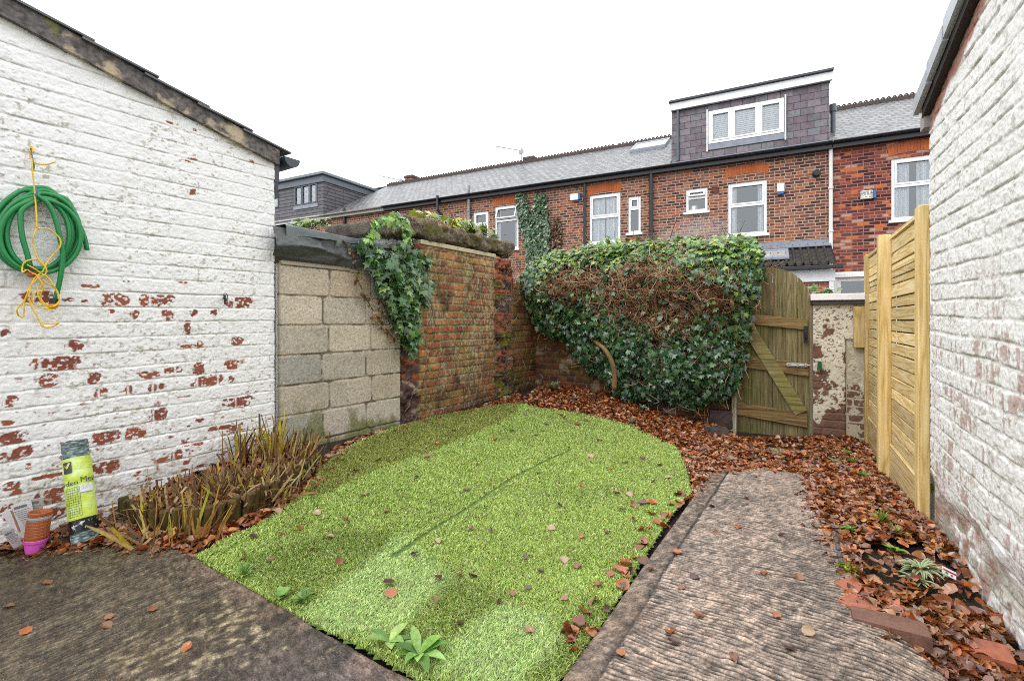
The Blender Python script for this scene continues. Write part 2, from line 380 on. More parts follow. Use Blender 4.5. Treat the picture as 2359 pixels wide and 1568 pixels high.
M_terra = noisy('ridge_terracotta', (.06, .046, .042), (.095, .07, .062), 10, .8, .3, .003, (.085, .07, .065), .15)
M_mortar = noisy('lime_mortar', (.20, .18, .15), (.33, .30, .25), 12, .9)
M_lead = noisy('lead_flashing', (.16, .18, .22), (.24, .26, .31), 4, .4, .2, .004)
M_felt = noisy('roofing_felt', (.03, .034, .034), (.07, .076, .076), 7, .38, .8, .004, (.05, .065, .05), .5, 160)
M_feltlip = noisy('felt_lip', (.085, .10, .11), (.13, .15, .16), 9, .4, .4, .002, None, .5, 160)
M_soil = noisy('wet_soil', (.012, .009, .007), (.03, .022, .017), 20, .65, 1., .02, (.02, .015, .012), .5, 60)
M_moss = noisy('moss', (.10, .13, .01), (.24, .28, .02), 40, .9, 1., .01, (.16, .2, .015), .2, 140)
M_stone = noisy('mossy_stone', (.035, .03, .026), (.10, .085, .07), 9, .85, 1., .02, (.15, .13, .085), .4, 50)
M_slab = None
mm = Mat('lichen_slab', .9); c = mm.ramp(mm.noise(24, 8, rough=.75), [(.32, (.025, .02, .016)), (.48, (.17, .135, .09)), (.66, (.40, .34, .26))])
c = mm.mix(mm.ramp(mm.noise(5, 6), [(.5, 0.), (.6, 1.)]), c, (.13, .115, .03)); mm.color(c); mm.bump(mm.noise(34, 8, rough=.75), 1., .05); M_slab = mm.m
M_paintw = noisy('white_gloss_paint', (.70, .70, .72), (.80, .80, .82), 6, .45, .15, .002)
M_hose = Mat('green_hose', .32, .5); M_hose.color(M_hose.mix(M_hose.noise(12, 4), (.008, .17, .042), (.016, .25, .07))); M_hose = M_hose.m
M_rope = noisy('yellow_rope', (.62, .37, .01), (.82, .52, .03), 60, .6, .4, .001, None, .4, 500)
M_bluecord = plain('blue_cord', (.04, .16, .32), .5)
M_orangepl = plain('orange_plastic', (.45, .09, .02), .5)
M_blackpl = plain('black_plastic', (.012, .012, .013), .4)
M_terrapot = noisy('terracotta_pot', (.30, .085, .028), (.38, .115, .04), 10, .45, .1, .001)
M_pinkpot = noisy('magenta_pot', (.52, .06, .36), (.62, .10, .44), 10, .45, .1, .001)
M_greypl = plain('grey_plastic', (.35, .36, .38), .5)
M_steel = Mat('galvanised_steel', .35); M_steel.b.inputs['Metallic'].default_value = 1.; M_steel.color(M_steel.mix(M_steel.noise(30, 4), (.35, .36, .37), (.6, .6, .6))); M_steel = M_steel.m
M_redbrick = noisy('garden_brick', (.26, .075, .04), (.36, .12, .065), 14, .7, .7, .004, (.18, .06, .04), .5, 70)
M_darkbrick = noisy('dark_garden_brick', (.09, .045, .032), (.17, .08, .055), 14, .6, .7, .004, (.07, .04, .03), .5, 70)
M_paper = plain('white_card', (.78, .78, .80), .5)
M_papergrey = plain('grey_card', (.48, .47, .46), .6)
M_purple = plain('purple_plastic', (.16, .06, .28), .4)
# ================================================================== world, light, camera
w = bpy.data.worlds.new('World'); sc.world = w; w.use_nodes = True
nt = w.node_tree; bg = nt.nodes['Background']
sky = nt.nodes.new('ShaderNodeTexSky'); sky.sky_type = 'NISHITA'; sky.sun_disc = False
SUN_EL, SUN_AZ = R(52), R(-60)
sky.sun_elevation = SUN_EL; sky.sun_rotation = SUN_AZ; sky.air_density = 1.; sky.dust_density = 3.
mx = nt.nodes.new('ShaderNodeMix'); mx.data_type = 'RGBA'; mx.inputs[0].default_value = .93
nt.links.new(sky.outputs[0], mx.inputs[6]); 
tcw = nt.nodes.new('ShaderNodeTexCoord'); spw = nt.nodes.new('ShaderNodeSeparateXYZ'); nt.links.new(tcw.outputs['Generated'], spw.inputs[0])
rpw = nt.nodes.new('ShaderNodeValToRGB'); nt.links.new(spw.outputs['Z'], rpw.inputs[0]); rpw.color_ramp.elements[0].color = (.66, .675, .69, 1); rpw.color_ramp.elements[1].color = (1., 1., 1., 1)
scw = nt.nodes.new('ShaderNodeVectorMath'); scw.operation = 'SCALE'; nt.links.new(rpw.outputs[0], scw.inputs[0]); scw.inputs['Scale'].default_value = 12.6
nt.links.new(scw.outputs[0], mx.inputs[7])   # the overcast cloud layer, brighter overhead
nt.links.new(mx.outputs[2], bg.inputs['Color']); bg.inputs['Strength'].default_value = .15
sl = bpy.data.lights.new('sun', 'SUN'); sl.energy = 1.0; sl.angle = R(35); sl.color = (1, .985, .96)
so = bpy.data.objects.new('sun', sl); COL.objects.link(so)
so.rotation_euler = (R(90) - SUN_EL, 0, -SUN_AZ + math.pi)
# light from upper left behind the camera
so.rotation_euler = (Vector((.55, .45, -.95))).to_track_quat('-Z', 'Y').to_euler()
cam = bpy.data.cameras.new('camera'); co = bpy.data.objects.new('camera', cam); COL.objects.link(co)
co.location = (0, 0, CAMZ); co.rotation_euler = (R(90), 0, 0); cam.sensor_width = 36; cam.lens = 36 * 1099 / 2359.
cam.shift_y = -45.5 / 2359; cam.clip_end = 2000; cam.clip_start = .02; sc.camera = co
sc.view_settings.view_transform = 'Standard'; sc.view_settings.look = 'None'; sc.view_settings.exposure = .5; sc.view_settings.gamma = 1
sc.cycles.use_denoising = False; sc.cycles.max_bounces = 8; sc.cycles.transparent_max_bounces = 12
sc.cycles.filter_width = 1.0
try: sc.cycles.denoising_prefilter = 'ACCURATE'
except Exception: pass
# ================================================================== ground, patio, path
def seg(*p):
    return np.unique(np.concatenate([np.linspace(a, b, n) for a, b, n in p]))
S = seg((-300, -8, 14), (-8, -1, 8), (-1, 7.2, 200), (7.2, 14, 10), (14, 400, 16)); T = seg((-300, -8, 14), (-8, -4.2, 8), (-4.2, 1.6, 140), (1.6, 8, 8), (8, 300, 14))
SS, TT = np.meshgrid(S, T, indexing='ij'); X, Y = xy(SS, TT)
ins = ss(-3, -1, SS) * (1 - ss(6.6, 7.6, SS)) * ss(-5.2, -4, TT) * (1 - ss(1.2, 2.2, TT))
Z = gz(X, Y) * ins - .35 * (1 - ins) - .022 + .016 * (fbm(SS * 9, TT * 9, 3) - .5) * ins
m = Mat('ground_soil', .7); d = m.noise(.08, 4); c = m.ramp(m.noise(14, 7), [(.3, (.012, .009, .007)), (.55, (.03, .022, .016)), (.75, (.055, .04, .03))])
m.color(c); m.bump(m.noise(55, 6), 1., .02)
tag(fm('ground', np.stack([X, Y, Z], -1).reshape(-1, 3), gridfaces(len(S), len(T)), m.m, smooth=True), kind='structure')
# path of ridged concrete
s_ = np.arange(.3, 5.0, .0055); t_ = np.linspace(0, 1, 105); SS, TT = np.meshgrid(s_, t_, indexing='ij')
tr = np.interp(s_, [.3, 1.88, 1.98, 2.25, 3.0, 3.97, 5.0], [.62, .62, .36, .16, .04, -.10, -.2]); TT = -.672 + (tr[:, None] + .672) * TT; X, Y = xy(SS, TT)
wv = SS * 50 + 2.6 * fbm(SS * 2.2, TT * 2.2, 4) + 2.2 * fbm(SS * 16, TT * 7, 5) + .4 * TT
tri = np.abs((wv % 1) * 2 - 1); amp = .75 + .25 * ss(.3, .65, fbm(SS * 1.6, TT * 2.5, 9))
brk = fbm(SS * 70, TT * 28, 6, 4)
h = amp * (ss(.1, .75, tri) * .85 + .05) + 1.2 * (brk - .5) + .1
stripe = (TT < -.575)
h = np.where(stripe, .45 + .25 * (brk - .5), h); gro = np.exp(-((TT + .575 + .008 * (vn(SS * 8, SS * 0, 3) - .5)) / .006) ** 2)
h = h - .9 * gro
Z = gz(X, Y) + .03 + .0065 * h + .006 * (fbm(SS * 3, TT * 3, 2) - .5)
edge = (np.arange(len(t_)) == 0)[None, :] | (np.arange(len(t_)) == len(t_) - 1)[None, :]; Z = np.where(edge, Z - .09, Z)
hh = np.clip(h, 0, 1)[..., None]; n1 = fbm(SS * 2.4, TT * 3.2, 12)[..., None]; n2 = fbm(SS * 9, TT * 9, 13)[..., None]
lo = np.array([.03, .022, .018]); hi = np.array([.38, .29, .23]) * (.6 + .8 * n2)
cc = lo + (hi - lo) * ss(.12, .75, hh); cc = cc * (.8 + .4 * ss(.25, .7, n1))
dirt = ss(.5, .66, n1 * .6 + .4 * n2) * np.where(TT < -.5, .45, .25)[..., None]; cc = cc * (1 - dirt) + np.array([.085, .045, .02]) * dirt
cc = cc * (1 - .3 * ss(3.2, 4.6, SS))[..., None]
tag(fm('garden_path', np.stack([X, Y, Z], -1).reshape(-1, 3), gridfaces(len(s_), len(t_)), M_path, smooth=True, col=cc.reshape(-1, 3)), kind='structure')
# patio slab
s_ = np.concatenate([np.arange(-1.6, .1, .03), np.arange(.1, 1.056, .009)]); t_ = np.arange(-3.5, -.68, .0075); SS, TT = np.meshgrid(s_, t_, indexing='ij')
SS2 = SS + (np.arange(len(s_)) > len(s_) - 3)[:, None] * (.02 * (fbm(TT * 4, TT * 0, 8) - .5)); X, Y = xy(SS2, TT)
wv = TT * 52 + 2.2 * fbm(SS * 1.5, TT * 3, 14) + 2.0 * fbm(SS * 5, TT * 16, 15); tri = np.abs((wv % 1) * 2 - 1); brk = fbm(SS * 26, TT * 60, 16, 3)
wear = ss(.35, .6, fbm(SS * 1.8, TT * 1.8, 18)) * (1 - ss(-1.6, -1.1, TT)); h = wear * ss(.35, .7, tri) * .55 + (1.1 - .3 * wear) * (brk - .42)
Z = gz(X, Y) * .3 + .028 + .005 * h + .01 * (fbm(SS * 2, TT * 2, 2) - .5)
last = (np.arange(len(s_)) == len(s_) - 1)[:, None] | np.zeros_like(SS, bool); Z = np.where(last, Z - .08, Z)
n1 = fbm(SS * 1.4, TT * 2.6, 21)[..., None]; n2 = fbm(SS * 8, TT * 16, 22)[..., None]; hh = ss(0, .8, h)[..., None]
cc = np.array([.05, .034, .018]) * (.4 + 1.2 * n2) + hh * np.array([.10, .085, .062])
pur = ss(-1.9, -1.2, TT)[..., None] * .8; cc = cc * (1 - pur) + (np.array([.10, .08, .075]) * (.4 + 1.2 * n2)) * pur
pale = .55 * ss(.61, .70, .40 * fbm(SS * 1.6, TT * 6, 24)[..., None] + .60 * fbm(SS * 26, TT * 48, 25, 5)[..., None] + .07 * np.exp(-(((SS - .78) / .22) ** 2 + ((TT + 1.9) / .45) ** 2))[..., None] + .035 * ss(.7, 1., SS)[..., None] - .09 + .085 * np.exp(-((TT + 1.68 + .15 * (SS - .8)) / .20) ** 2)[..., None] * ss(.3, .7, SS)[..., None])
cc = cc * (1 - pale) + np.array([.44, .36, .22]) * pale
pk = (ss(.93, 1.05, SS)[..., None]) * .6 * ss(.3, .6, n2); cc = cc * (1 - pk) + np.array([.26, .17, .13]) * pk
gr = (1 - ss(-3.1, -2.3, TT))[..., None] * .5; cc = cc * (1 - gr) + np.array([.055, .05, .02]) * (.5 + n2) * gr
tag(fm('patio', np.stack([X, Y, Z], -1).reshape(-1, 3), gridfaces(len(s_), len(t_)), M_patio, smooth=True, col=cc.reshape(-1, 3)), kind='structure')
# ================================================================== brick height fields
def brickfield(X, Z, h=.085, w=.235, j=.011, seed=0, hdr=4, wob=.006, rough=.004, edge=.0035):
    Zw = Z + wob * 2 * (fbm(X * 2.2, Z * 5, seed + 1, 3) - .5) + .004 * (vn(X * 9, Z * 9, seed + 2) - .5)
    r = np.floor(Zw / h); fz = Zw / h - r
    ww = np.where(r % hdr == 0, w * .5, w) if hdr else np.full_like(X, w)
    xs = X / ww + hsh(r, 7, seed) * .3 + (r % 2) * .5 + .02 * (vn(X * 14, Z * 14, seed + 5) - .5)
    i = np.floor(xs); jl = lambda k: .16 * (hsh(k, r, seed + 3) - .5) if hdr else 0. * r
    fx = xs - i; i = np.where(fx < jl(i), i - 1, i); fx = xs - i; i = np.where(fx > 1 + jl(i + 1), i + 1, i); fx = xs - i
    dx = np.minimum(fx - jl(i), 1 + jl(i + 1) - fx) * ww; dz = np.minimum(fz, 1 - fz) * h
    k = .008; d = -k * np.log(np.exp(-dx / k) + np.exp(-dz / k)) + edge * 2 * (fbm(X * 45, Z * 45, seed + 6, 3) - .5)
    mask = ss(j * .5 - .002, j * .5 + .005, d)
    return mask, hsh(i, r, seed + 9), hsh(i, r, seed + 10), fx, fz, dx, dz
def wallmesh(name, parent, F, xs, zbot, ztop, dz, fn, mat):
    nz = int(round(float(np.max(ztop - zbot)) / dz)); v = np.linspace(0, 1, nz)
    XX = np.repeat(xs[:, None], nz, 1); ZZ = zbot[:, None] + (ztop - zbot)[:, None] * v[None]
    hgt, col = fn(XX, ZZ)
    V = np.stack([XX, -hgt, ZZ], -1).reshape(-1, 3)
    return fm(name, V, gridfaces(len(xs), nz), mat, parent, F, smooth=True, col=col.reshape(-1, 3))
# ---------------------------------------------------------------- left painted outbuilding
PZ = [(310,140,260,100),(960,165,230,85),(1290,165,260,85),(1950,185,220,80),(1370,280,90,90),(1750,270,60,50),(1580,270,60,60),(1530,390,60,90),(40,440,80,60),(600,540,140,90),(480,690,420,110),(400,825,150,90),(770,795,100,80),(1230,770,160,50),(1620,725,110,90),(1420,735,140,40),(1900,690,110,60),(1710,815,250,75),(1890,810,50,50),(830,920,100,60),(1055,905,60,60),(1250,880,70,50),(1320,865,50,45),(80,990,110,80),(1960,990,230,85),(1280,1100,150,90),(70,1165,90,35),(110,1290,220,80),(180,1400,150,85),(1100,1240,150,100),(870,1290,210,90),(1930,1200,100,65),(1440,1425,90,75),(870,1520,220,90),(1570,1345,160,25),(720,50,190,28),(550,157,110,28),(230,1520,50,40),(1100,285,80,60),(1940,505,90,55),(1640,525,60,50),(1540,540,120,20),(690,175,60,25),(1480,15,90,22),(1030,10,60,22),(910,255,50,25)]
PL_ = [(x / 3.5456, 645 + y / 3.5456, a / 3.5456, b / 3.5456) for x, y, a, b in PZ] + [(x / 3.5456, y / 3.5456, a / 3.5456, b / 3.5456) for x, y, a, b in [(1560,1310,100,40),(2060,1330,30,30),(1570,1560,90,60),(1400,1005,90,16),(1580,1060,60,16)]] + [(118, 1141, 60, 28), (127, 1177, 42, 22), (22, 1180, 40, 30), (60, 1215, 40, 20), (215, 1205, 30, 22), (20, 1120, 50, 16)]
patches = []
for (u, v, a, b) in PL_:
    x, z = hit(u, v, FL); x1, z1 = hit(u + a / 2, v, FL); x0, _ = hit(u - a / 2, v, FL); _, z2 = hit(u, v - b / 2, FL); patches.append((x, z, (x1 - x0) / 2, z2 - z))
def ztopL(x): return 2.275 + .237 * (-x)
def fnL(X, Z):
    m, i1, i2, fx, fz, dx, dz = brickfield(X, Z - .01 * X - .0090, .0854, .245, .006, 31, 4, .0055, edge=.0045)
    soft = .5 + .5 * ss(.3, .7, fbm(X * 3, Z * 3, 77))
    hgt = m * (.0022 + .0028 * soft) + .0045 * (i1 - .5) * m + .006 * (fbm(X * 16, Z * 22, 32) - .5) + .005 * (fbm(X * 70, Z * 80, 33, 3) - .5) + .016 * (fbm(X * 1.3, Z * 1.3, 34) - .5)
    p = np.zeros_like(X); nz = fbm(X * 26, Z * 34, 35, 5)
    for (px, pz, sx, sz) in patches:
        k = (np.abs(X - px) / (sx * 1.1)) ** 3 + (np.abs(Z - pz) / (sz * 1.25)) ** 2.6
        p = np.maximum(p, ss(-.06, .06, .80 - k * .85 + 2.5 * (nz - .5)) * (k < 2.2))
    small = ss(.745, .757, fbm(X * 30, Z * 42, 36, 4)) * ss(1.6, .6, Z)
    low = ss(.69, .72, fbm(X * 12, Z * 22, 37, 5) + .10 * (1 - ss(.05, .35, Z))) * (Z < .5)
    p = p * (1 - .92 * ss(.585, .61, fbm(X * 62, Z * 70, 46, 4))); p = np.maximum(p, np.maximum(small * .8, low)); p = p * m
    hgt = hgt - .0022 * p
    mort = 1 - m
    under = np.exp(-((fz - .05 - .05 * (vn(X * 11, Z * 3, 45) - .5)) / .035) ** 2) * ss(.42, .6, fbm(X * 8, Z * 30, 40)); hgt = hgt - .0035 * under
    dirt = .10 * fbm(X * 5, Z * 7, 38) + .85 * under + .8 * ss(.66, .70, fbm(X * 55, Z * 75, 43, 3)) * ss(.4, .6, fbm(X * 4, Z * 4, 44)) + .5 * (1 - ss(.05, .55, Z)) * ss(.35, .65, fbm(X * 7, Z * 9, 39)) + .55 * ss(-.10, 0., Z - ztopL(X)) * ss(.4, .7, fbm(X * 9, Z * 9, 41))
    dirt = dirt + .6 * ss(.68, .74, fbm(X * 34, Z * 54, 42, 4)) * ss(1.9, .3, Z)
    return hgt, np.stack([1 - p, i2, np.clip(dirt, 0, 1)], -1)
xs = np.concatenate([np.arange(-4.6, -1.55, .03), np.arange(-1.55, .0001, .0045)]); xs[-1] = 0
bl = E('outbuilding', 'white painted brick outbuilding with flaking paint, hung with a green hose', 'outbuilding', FL)
wl = wallmesh('wall', bl, FL, xs, np.full(len(xs), -.1), ztopL(xs), .0047, fnL, M_white)
b = MB(); b.prism([(-4.6, -.1), (-.004, -.1), (-.004, 2.22), (-4.6, 3.31)], .02, 2.6); b.build('end_wall', M_white2, bl, FL)
b = MB()
n = 24
for k in range(n):
    x0 = -4.6 + k * 4.62 / n; x1 = x0 + 4.62 / n
    b.prism([(x0, ztopL(x0) - .012), (x1, ztopL(x1) - .012), (x1, ztopL(x1) + .095), (x0, ztopL(x0) + .095)], -.034, .02)
b.build('verge_board', M_board, bl, FL)
b = MB(); x = .10; k = 0
while x > -4.5:
    x0 = x - .30; dz_ = .006 + .006 * random.random(); e = -.050 - .010 * random.random()
    zt = lambda q: ztopL(q) + .096
    b.prism([(x0 - .05, zt(x0 - .05) + .001), (x, zt(x) + .012 + dz_), (x, zt(x) + .002 + dz_), (x0 - .05, zt(x0 - .05) - .012)], e, .30); x = x0 + .02 * random.random(); k += 1
b.prism([(-4.6, 3.45), (.06, ztopL(.06) + .08), (.06, ztopL(.06) + .10), (-4.6, 3.47)], .2, 2.7)
b.build('roof_slates', plain('verge_slate', (.10, .105, .115), .5), bl, FL)
b = MB(); ztg = hit(640, 362, FL)[1]
pr = []
for k in range(13):
    q = math.pi * k / 12; pr.append((.105 + .062 * math.cos(q), 2.325 - .066 * math.sin(q)))
b.prism(pr, -.06, 2.6); b.box(.005, .04, .0, 2.6, 2.14, 2.30)
b.build('gutter', plain('grey_gutter', (.035, .042, .055), .35), bl, FL)
b = MB(); b.box(.002, .03, .0, .05, 2.02, 2.139); b.build('downpipe_bracket', M_black, bl, FL)
# dark mortar joint between painted wall and block wall
# ---------------------------------------------------------------- concrete block wall with felt shed roof
bs = E('garden_shed', 'low shed of bare concrete blocks with a drooping black felt roof edge', 'shed', FB)
BL = 1.172
def fnB(X, Z):
    Zb = Z - .185
    r = np.floor(Zb / .225); fz = Zb / .225 - r; od = (r % 2 == 1); dz = np.minimum(fz, 1 - fz) * .225; dx = np.full(X.shape, 9.); ix = np.zeros(X.shape)
    for us, cond in (((757, 854), od), ((741, 843), ~od)):
        for q, u_ in enumerate(us):
            xj = hit(u_, 738, FB)[0] + .012 * (hsh(r, q, 3) - .5); dx = np.where(cond, np.minimum(dx, np.abs(X - xj)), dx); ix = np.where(cond & (X > xj), q + 1, ix)
    k_ = .01; d_ = -k_ * np.log(np.exp(-dx / k_) + np.exp(-dz / k_)) + .005 * (fbm(X * 40, Z * 40, 60, 3) - .5); m = ss(.004, .011, d_); i1 = hsh(ix, r, 61); i2 = hsh(ix, r, 67)
    hgt = m * .010 + .004 * (i1 - .5) + .0035 * (fbm(X * 60, Z * 60, 62, 3) - .5) + .006 * (fbm(X * 3, Z * 3, 63) - .5)
    pal = np.array([(.56, .475, .37), (.50, .44, .355), (.60, .52, .41), (.40, .375, .325), (.58, .50, .39), (.54, .44, .325)])
    c = pal[(i2 * 5.99).astype(int)]
    low = (1 - ss(.25, 1.0, Z))[..., None]; g_ = np.array([.42, .41, .36]); c = c * (1 - .35 * low) + g_ * .35 * low
    c = c * (.82 + .36 * fbm(X * 4, Z * 5, 64)[..., None])
    mc = np.array([.50, .42, .33]) * (.75 + .4 * fbm(X * 9, Z * 9, 65)[..., None]); c = c * m[..., None] + mc * (1 - m[..., None])
    crack = ((1 - m) * (ss(.5, .62, fbm(X * 14, Z * 14, 70)) * .75))[..., None]; c = c * (1 - crack) + np.array([.10, .085, .06]) * crack
    gr = (ss(.58, .72, fbm(X * 6, Z * 3, 66) + .25 * (1 - ss(.15, .35, Z))))[..., None] * (1 - ss(.2, .7, Z))[..., None] * .8
    c = c * (1 - gr) + np.array([.17, .18, .05]) * gr
    st_ = (np.exp(-((X - .0) / .02) ** 2) * .85)[..., None]; c = c * (1 - st_) + np.array([.12, .11, .06]) * st_
    sm = (ss(.62, .70, fbm(X * 9, Z * 9, 68)) * np.exp(-(((X - .36) / .07) ** 2 + ((Z - .93) / .12) ** 2)))[..., None]; c = c * (1 - .8 * sm) + np.array([.12, .11, .115]) * .8 * sm
    return hgt, np.clip(c, 0, 1)
xs = np.arange(.004, BL, .0045); wallmesh('block_wall', bs, FB, xs, np.full(len(xs), .0), np.full(len(xs), 1.545), .0047, fnB, M_block)
b = MB(); b.box(.01, BL, .016, .12, 0, 1.54); b.box(-.05, -.0, .06, 1.5, 0, 1.54); b.build('back_wall', M_block, bs, FB)
b = MB(); b.bev(.03, .62, -.022, .02, 1.535, 1.566); b.bev(.622, BL - .03, -.020, .02, 1.523, 1.553); b.build('batten', plain('pale_batten', (.42, .37, .27), .7), bs, FB)
# felt
nx, nv = 150, 60; uu = np.linspace(0, 1, nx); vv = np.linspace(0, 1, nv); U, Vv = np.meshgrid(uu, vv, indexing='ij')
x = -.06 + U * (BL + .06)
zb = 1.585 - .03 * U; zt = 1.80 + .02 * U - .055 * U
zz = zb + (zt - zb) * Vv
yy = -.055 - .04 * np.sin(Vv * 3.1) * (1 - .6 * U) - .045 * (fbm(x * 5, Vv * 2.2, 71) - .5) * 2 * np.sin(Vv * 3.0) - .012 * np.exp(-((Vv - .35 - .1 * np.sin(x * 7)) / .09) ** 2)
V0 = np.stack([x, yy, zz], -1).reshape(-1, 3); fm('felt_apron', V0, gridfaces(nx, nv), M_felt, bs, FB, smooth=True)
nv = 26; vv = np.linspace(0, 1, nv); U, Vv = np.meshgrid(np.linspace(0, 1, nx), vv, indexing='ij'); x = .03 + U * (BL - .06)
lip = .075 - .05 * U + .012 * (fbm(x * 9, x * 0, 72) - .5) + .03 * np.exp(-((U - .02) / .05) ** 2)
prof_z = np.where(Vv < .35, -lip * (1 - Vv / .35), .0 + .02 * (Vv - .35)); prof_y = np.where(Vv < .35, -.079, -.079 + (Vv - .35) * 2.0)
zz = 1.825 - .035 * U + prof_z + .006 * (fbm(x * 6, Vv * 4, 73) - .5); fm('felt_roof', np.stack([x, prof_y + .008 * (fbm(x * 8, Vv * 3, 74) - .5), zz], -1).reshape(-1, 3), gridfaces(nx, nv), M_feltlip, bs, FB, smooth=True)
b = MB(); b.box(0, BL, -.05, 1.3, 1.60, 1.785); b.build('roof_deck', M_felt, bs, FB)
# ---------------------------------------------------------------- old brick outhouse wall with rubble ends and mossy slab
bo = E('brick_outhouse', 'old red brick outhouse wall with broken ends under a mossy stone slab', 'outhouse', FK)
def fnK(X, Z):
    m, i1, i2, fx, fz, dx, dz = brickfield(X, Z, .076, .228, .012, 91, 3, .010, edge=.004)
    pal = np.array([(.42, .105, .05), (.34, .08, .045), (.50, .15, .055), (.28, .075, .045), (.56, .19, .065), (.38, .11, .065), (.46, .20, .07), (.31, .09, .06)])
    c = pal[(i2 * 7.99).astype(int)] * (.7 + .5 * fbm(X * 14, Z * 14, 92)[..., None])
    mc = np.array([.34, .29, .17]) * (.35 + .9 * fbm(X * 12, Z * 12, 93)[..., None]); c = c * m[..., None] + mc * (1 - m[..., None])
    gr = ss(.5, .68, fbm(X * 3, Z * 3, 94) + .12 * ss(1.2, 1.9, X))[..., None] * .55; c = c * (1 - gr) + np.array([.20, .15, .03]) * gr
    ww = ss(.555, .62, fbm(X * 5, Z * 3, 95) * .35 + fbm(X * 60, Z * 22, 96, 5) * .65 + .03 * ss(.5, 1.2, Z))[..., None] * (X < 1.55)[..., None]; ww = ww * .7; c = c * (1 - .75 * ww) + np.array([.56, .48, .36]) * .75 * ww
    dg = ss(.6, .75, fbm(X * 5, Z * 4, 97))[..., None]; c = c * (1 - .6 * dg); c = c * np.array([.96, 1.12, 1.0]); c = c * .78 + .22 * np.array([.20, .15, .085])
    hgt = m * .012 + .012 * (i1 - .5) * m + .008 * (fbm(X * 30, Z * 30, 98, 4) - .5) + .02 * (fbm(X * 2, Z * 2, 99) - .5)
    # broken reveal at the near end, broken pier, then the lower section
    jag = .245 + .05 * (hsh(np.floor(Z / .076), 3, 5) - .5) + .03 * (fbm(X * 10, Z * 20, 100) - .5)
    rub1 = 1 - ss(jag - .015, jag + .015, X)
    jag2 = 1.50 + .06 * (hsh(np.floor(Z / .076), 9, 5) - .5); rub2 = ss(jag2 - .015, jag2 + .015, X) * (1 - ss(1.84, 1.88, X + .05 * (hsh(np.floor(Z / .076), 19, 5) - .5)))
    lump = fbm(X * 14, Z * 17, 101, 5); rub = np.maximum(rub1, rub2)
    hgt = hgt * (1 - rub) + rub1 * (-.035 + .10 * (lump - .4)) + rub2 * (-.01 + .17 * (lump - .4) + .05 * (hsh(np.floor(Z / .076), 21, 5) - .5))
    rc = np.array([.085, .05, .045]) * (.3 + 1.9 * fbm(X * 22, Z * 24, 102)[..., None]); pal2 = np.where((fbm(X * 9, Z * 9, 103) > .56)[..., None], np.array([.28, .22, .17]), rc)
    pal2 = np.where(((fbm(X * 7, Z * 12, 104) > .55) & (rub2 > .3))[..., None], np.array([.17, .155, .03]), pal2)
    pal2 = np.where(((hsh(np.floor(Z / .076), 31, 5) > .68) & (lump > .42))[..., None], np.array([.30, .095, .05]), pal2)
    c = c * (1 - rub[..., None]) + pal2 * rub[..., None]
    far = ss(1.86, 1.9, X)[..., None]; c = c * (1 - .35 * far)
    return hgt, np.clip(c, 0, 1)
xs = np.arange(0, 2.49, .0065); zt = np.where(xs < 1.84, 1.865, 1.60 - .1 * (xs - 1.84)); zt[xs < .22] = 1.80
wallmesh('brick_wall', bo, FK, xs, np.full(len(xs), .0), zt, .0066, fnK, M_brickvc)
b = MB(); b.box(.02, 1.8, .07, .24, 0, 1.85); b.box(1.8, 2.47, .07, .2, 0, 1.45); b.box(1.55, 1.72, .2, 1.5, 0, 1.86); b.build('core_wall', M_stone, bo, FK)
b = MB(); x = .25
while x < 1.45:
    L = .26 + .08 * random.random(); b.bev(x, min(x + L, 1.50) - .004, -.03 + .004 * random.random(), .1, 1.868, 1.912, .004); x += L
b.build('tile_course', noisy('pale_tile', (.36, .31, .17), (.48, .43, .30), 9, .8), bo, FK)
# slab: rough stone, its edges crumbled
def lumpy(name, F, x0, x1, y0, y1, z0, z1, parent, mat, amp=.03, n=14, seed=0, fr=6., rounded=.4):
    b = MB(); V = []; Fc = []
    L = [x1 - x0, y1 - y0, z1 - z0]; nn = [max(4, int(l / .018)) for l in L]
    def face(ax, side):
        a, c = [(1, 2), (0, 2), (0, 1)][ax]; A, B_ = np.meshgrid(np.linspace(0, 1, nn[a]), np.linspace(0, 1, nn[c]), indexing='ij'); P = np.zeros(A.shape + (3,)); P[..., a] = A; P[..., c] = B_; P[..., ax] = side
        base = sum(len(v) for v in V); V.append(P.reshape(-1, 3)); f = gridfaces(nn[a], nn[c]) + base; Fc.append(f if (side == 1) ^ (ax == 1) else f[:, ::-1])
    for ax in range(3):
        for sd in (0, 1): face(ax, sd)
    P = np.vstack(V); Q = np.stack([x0 + P[:, 0] * L[0], y0 + P[:, 1] * L[1], z0 + P[:, 2] * L[2]], -1)
    cen = (P - .5) * 2; rr = rounded * min(L) * .5
    C_ = np.array([x0, y0, z0]) + np.clip(P * np.array(L), rr, np.array(L) - rr); D = Q - C_; dl = np.linalg.norm(D, axis=1, keepdims=True); Q = C_ + D / (dl + 1e-9) * np.minimum(dl, rr)
    N = D / (dl + 1e-9)
    k = fbm(Q[:, 0] * fr + Q[:, 2] * fr * .7, Q[:, 1] * fr + Q[:, 2] * fr * .9, seed, 5) - .5; Q = Q + N * (k * 2 * amp)[:, None]
    return fm(name, Q, np.vstack(Fc), mat, parent, F, smooth=True)
lumpy('stone_slab', FK, -.02, 1.82, -.055, .33, 1.925, 2.105, bo, M_slab, .07, seed=7, fr=9, rounded=.6)
FS = frame(-1.03, 4.62, .905, -.425); 
lumpy('slab_edge', FS, -1.05, .04, -.02, .5, 1.985, 2.125, bo, M_stone, .012, seed=9, fr=5, rounded=.35)
b = MB(); b.box(-1.0, .0, .12, .2, 0, 2.0); b.build('side_wall', M_brickvc, bo, FS)
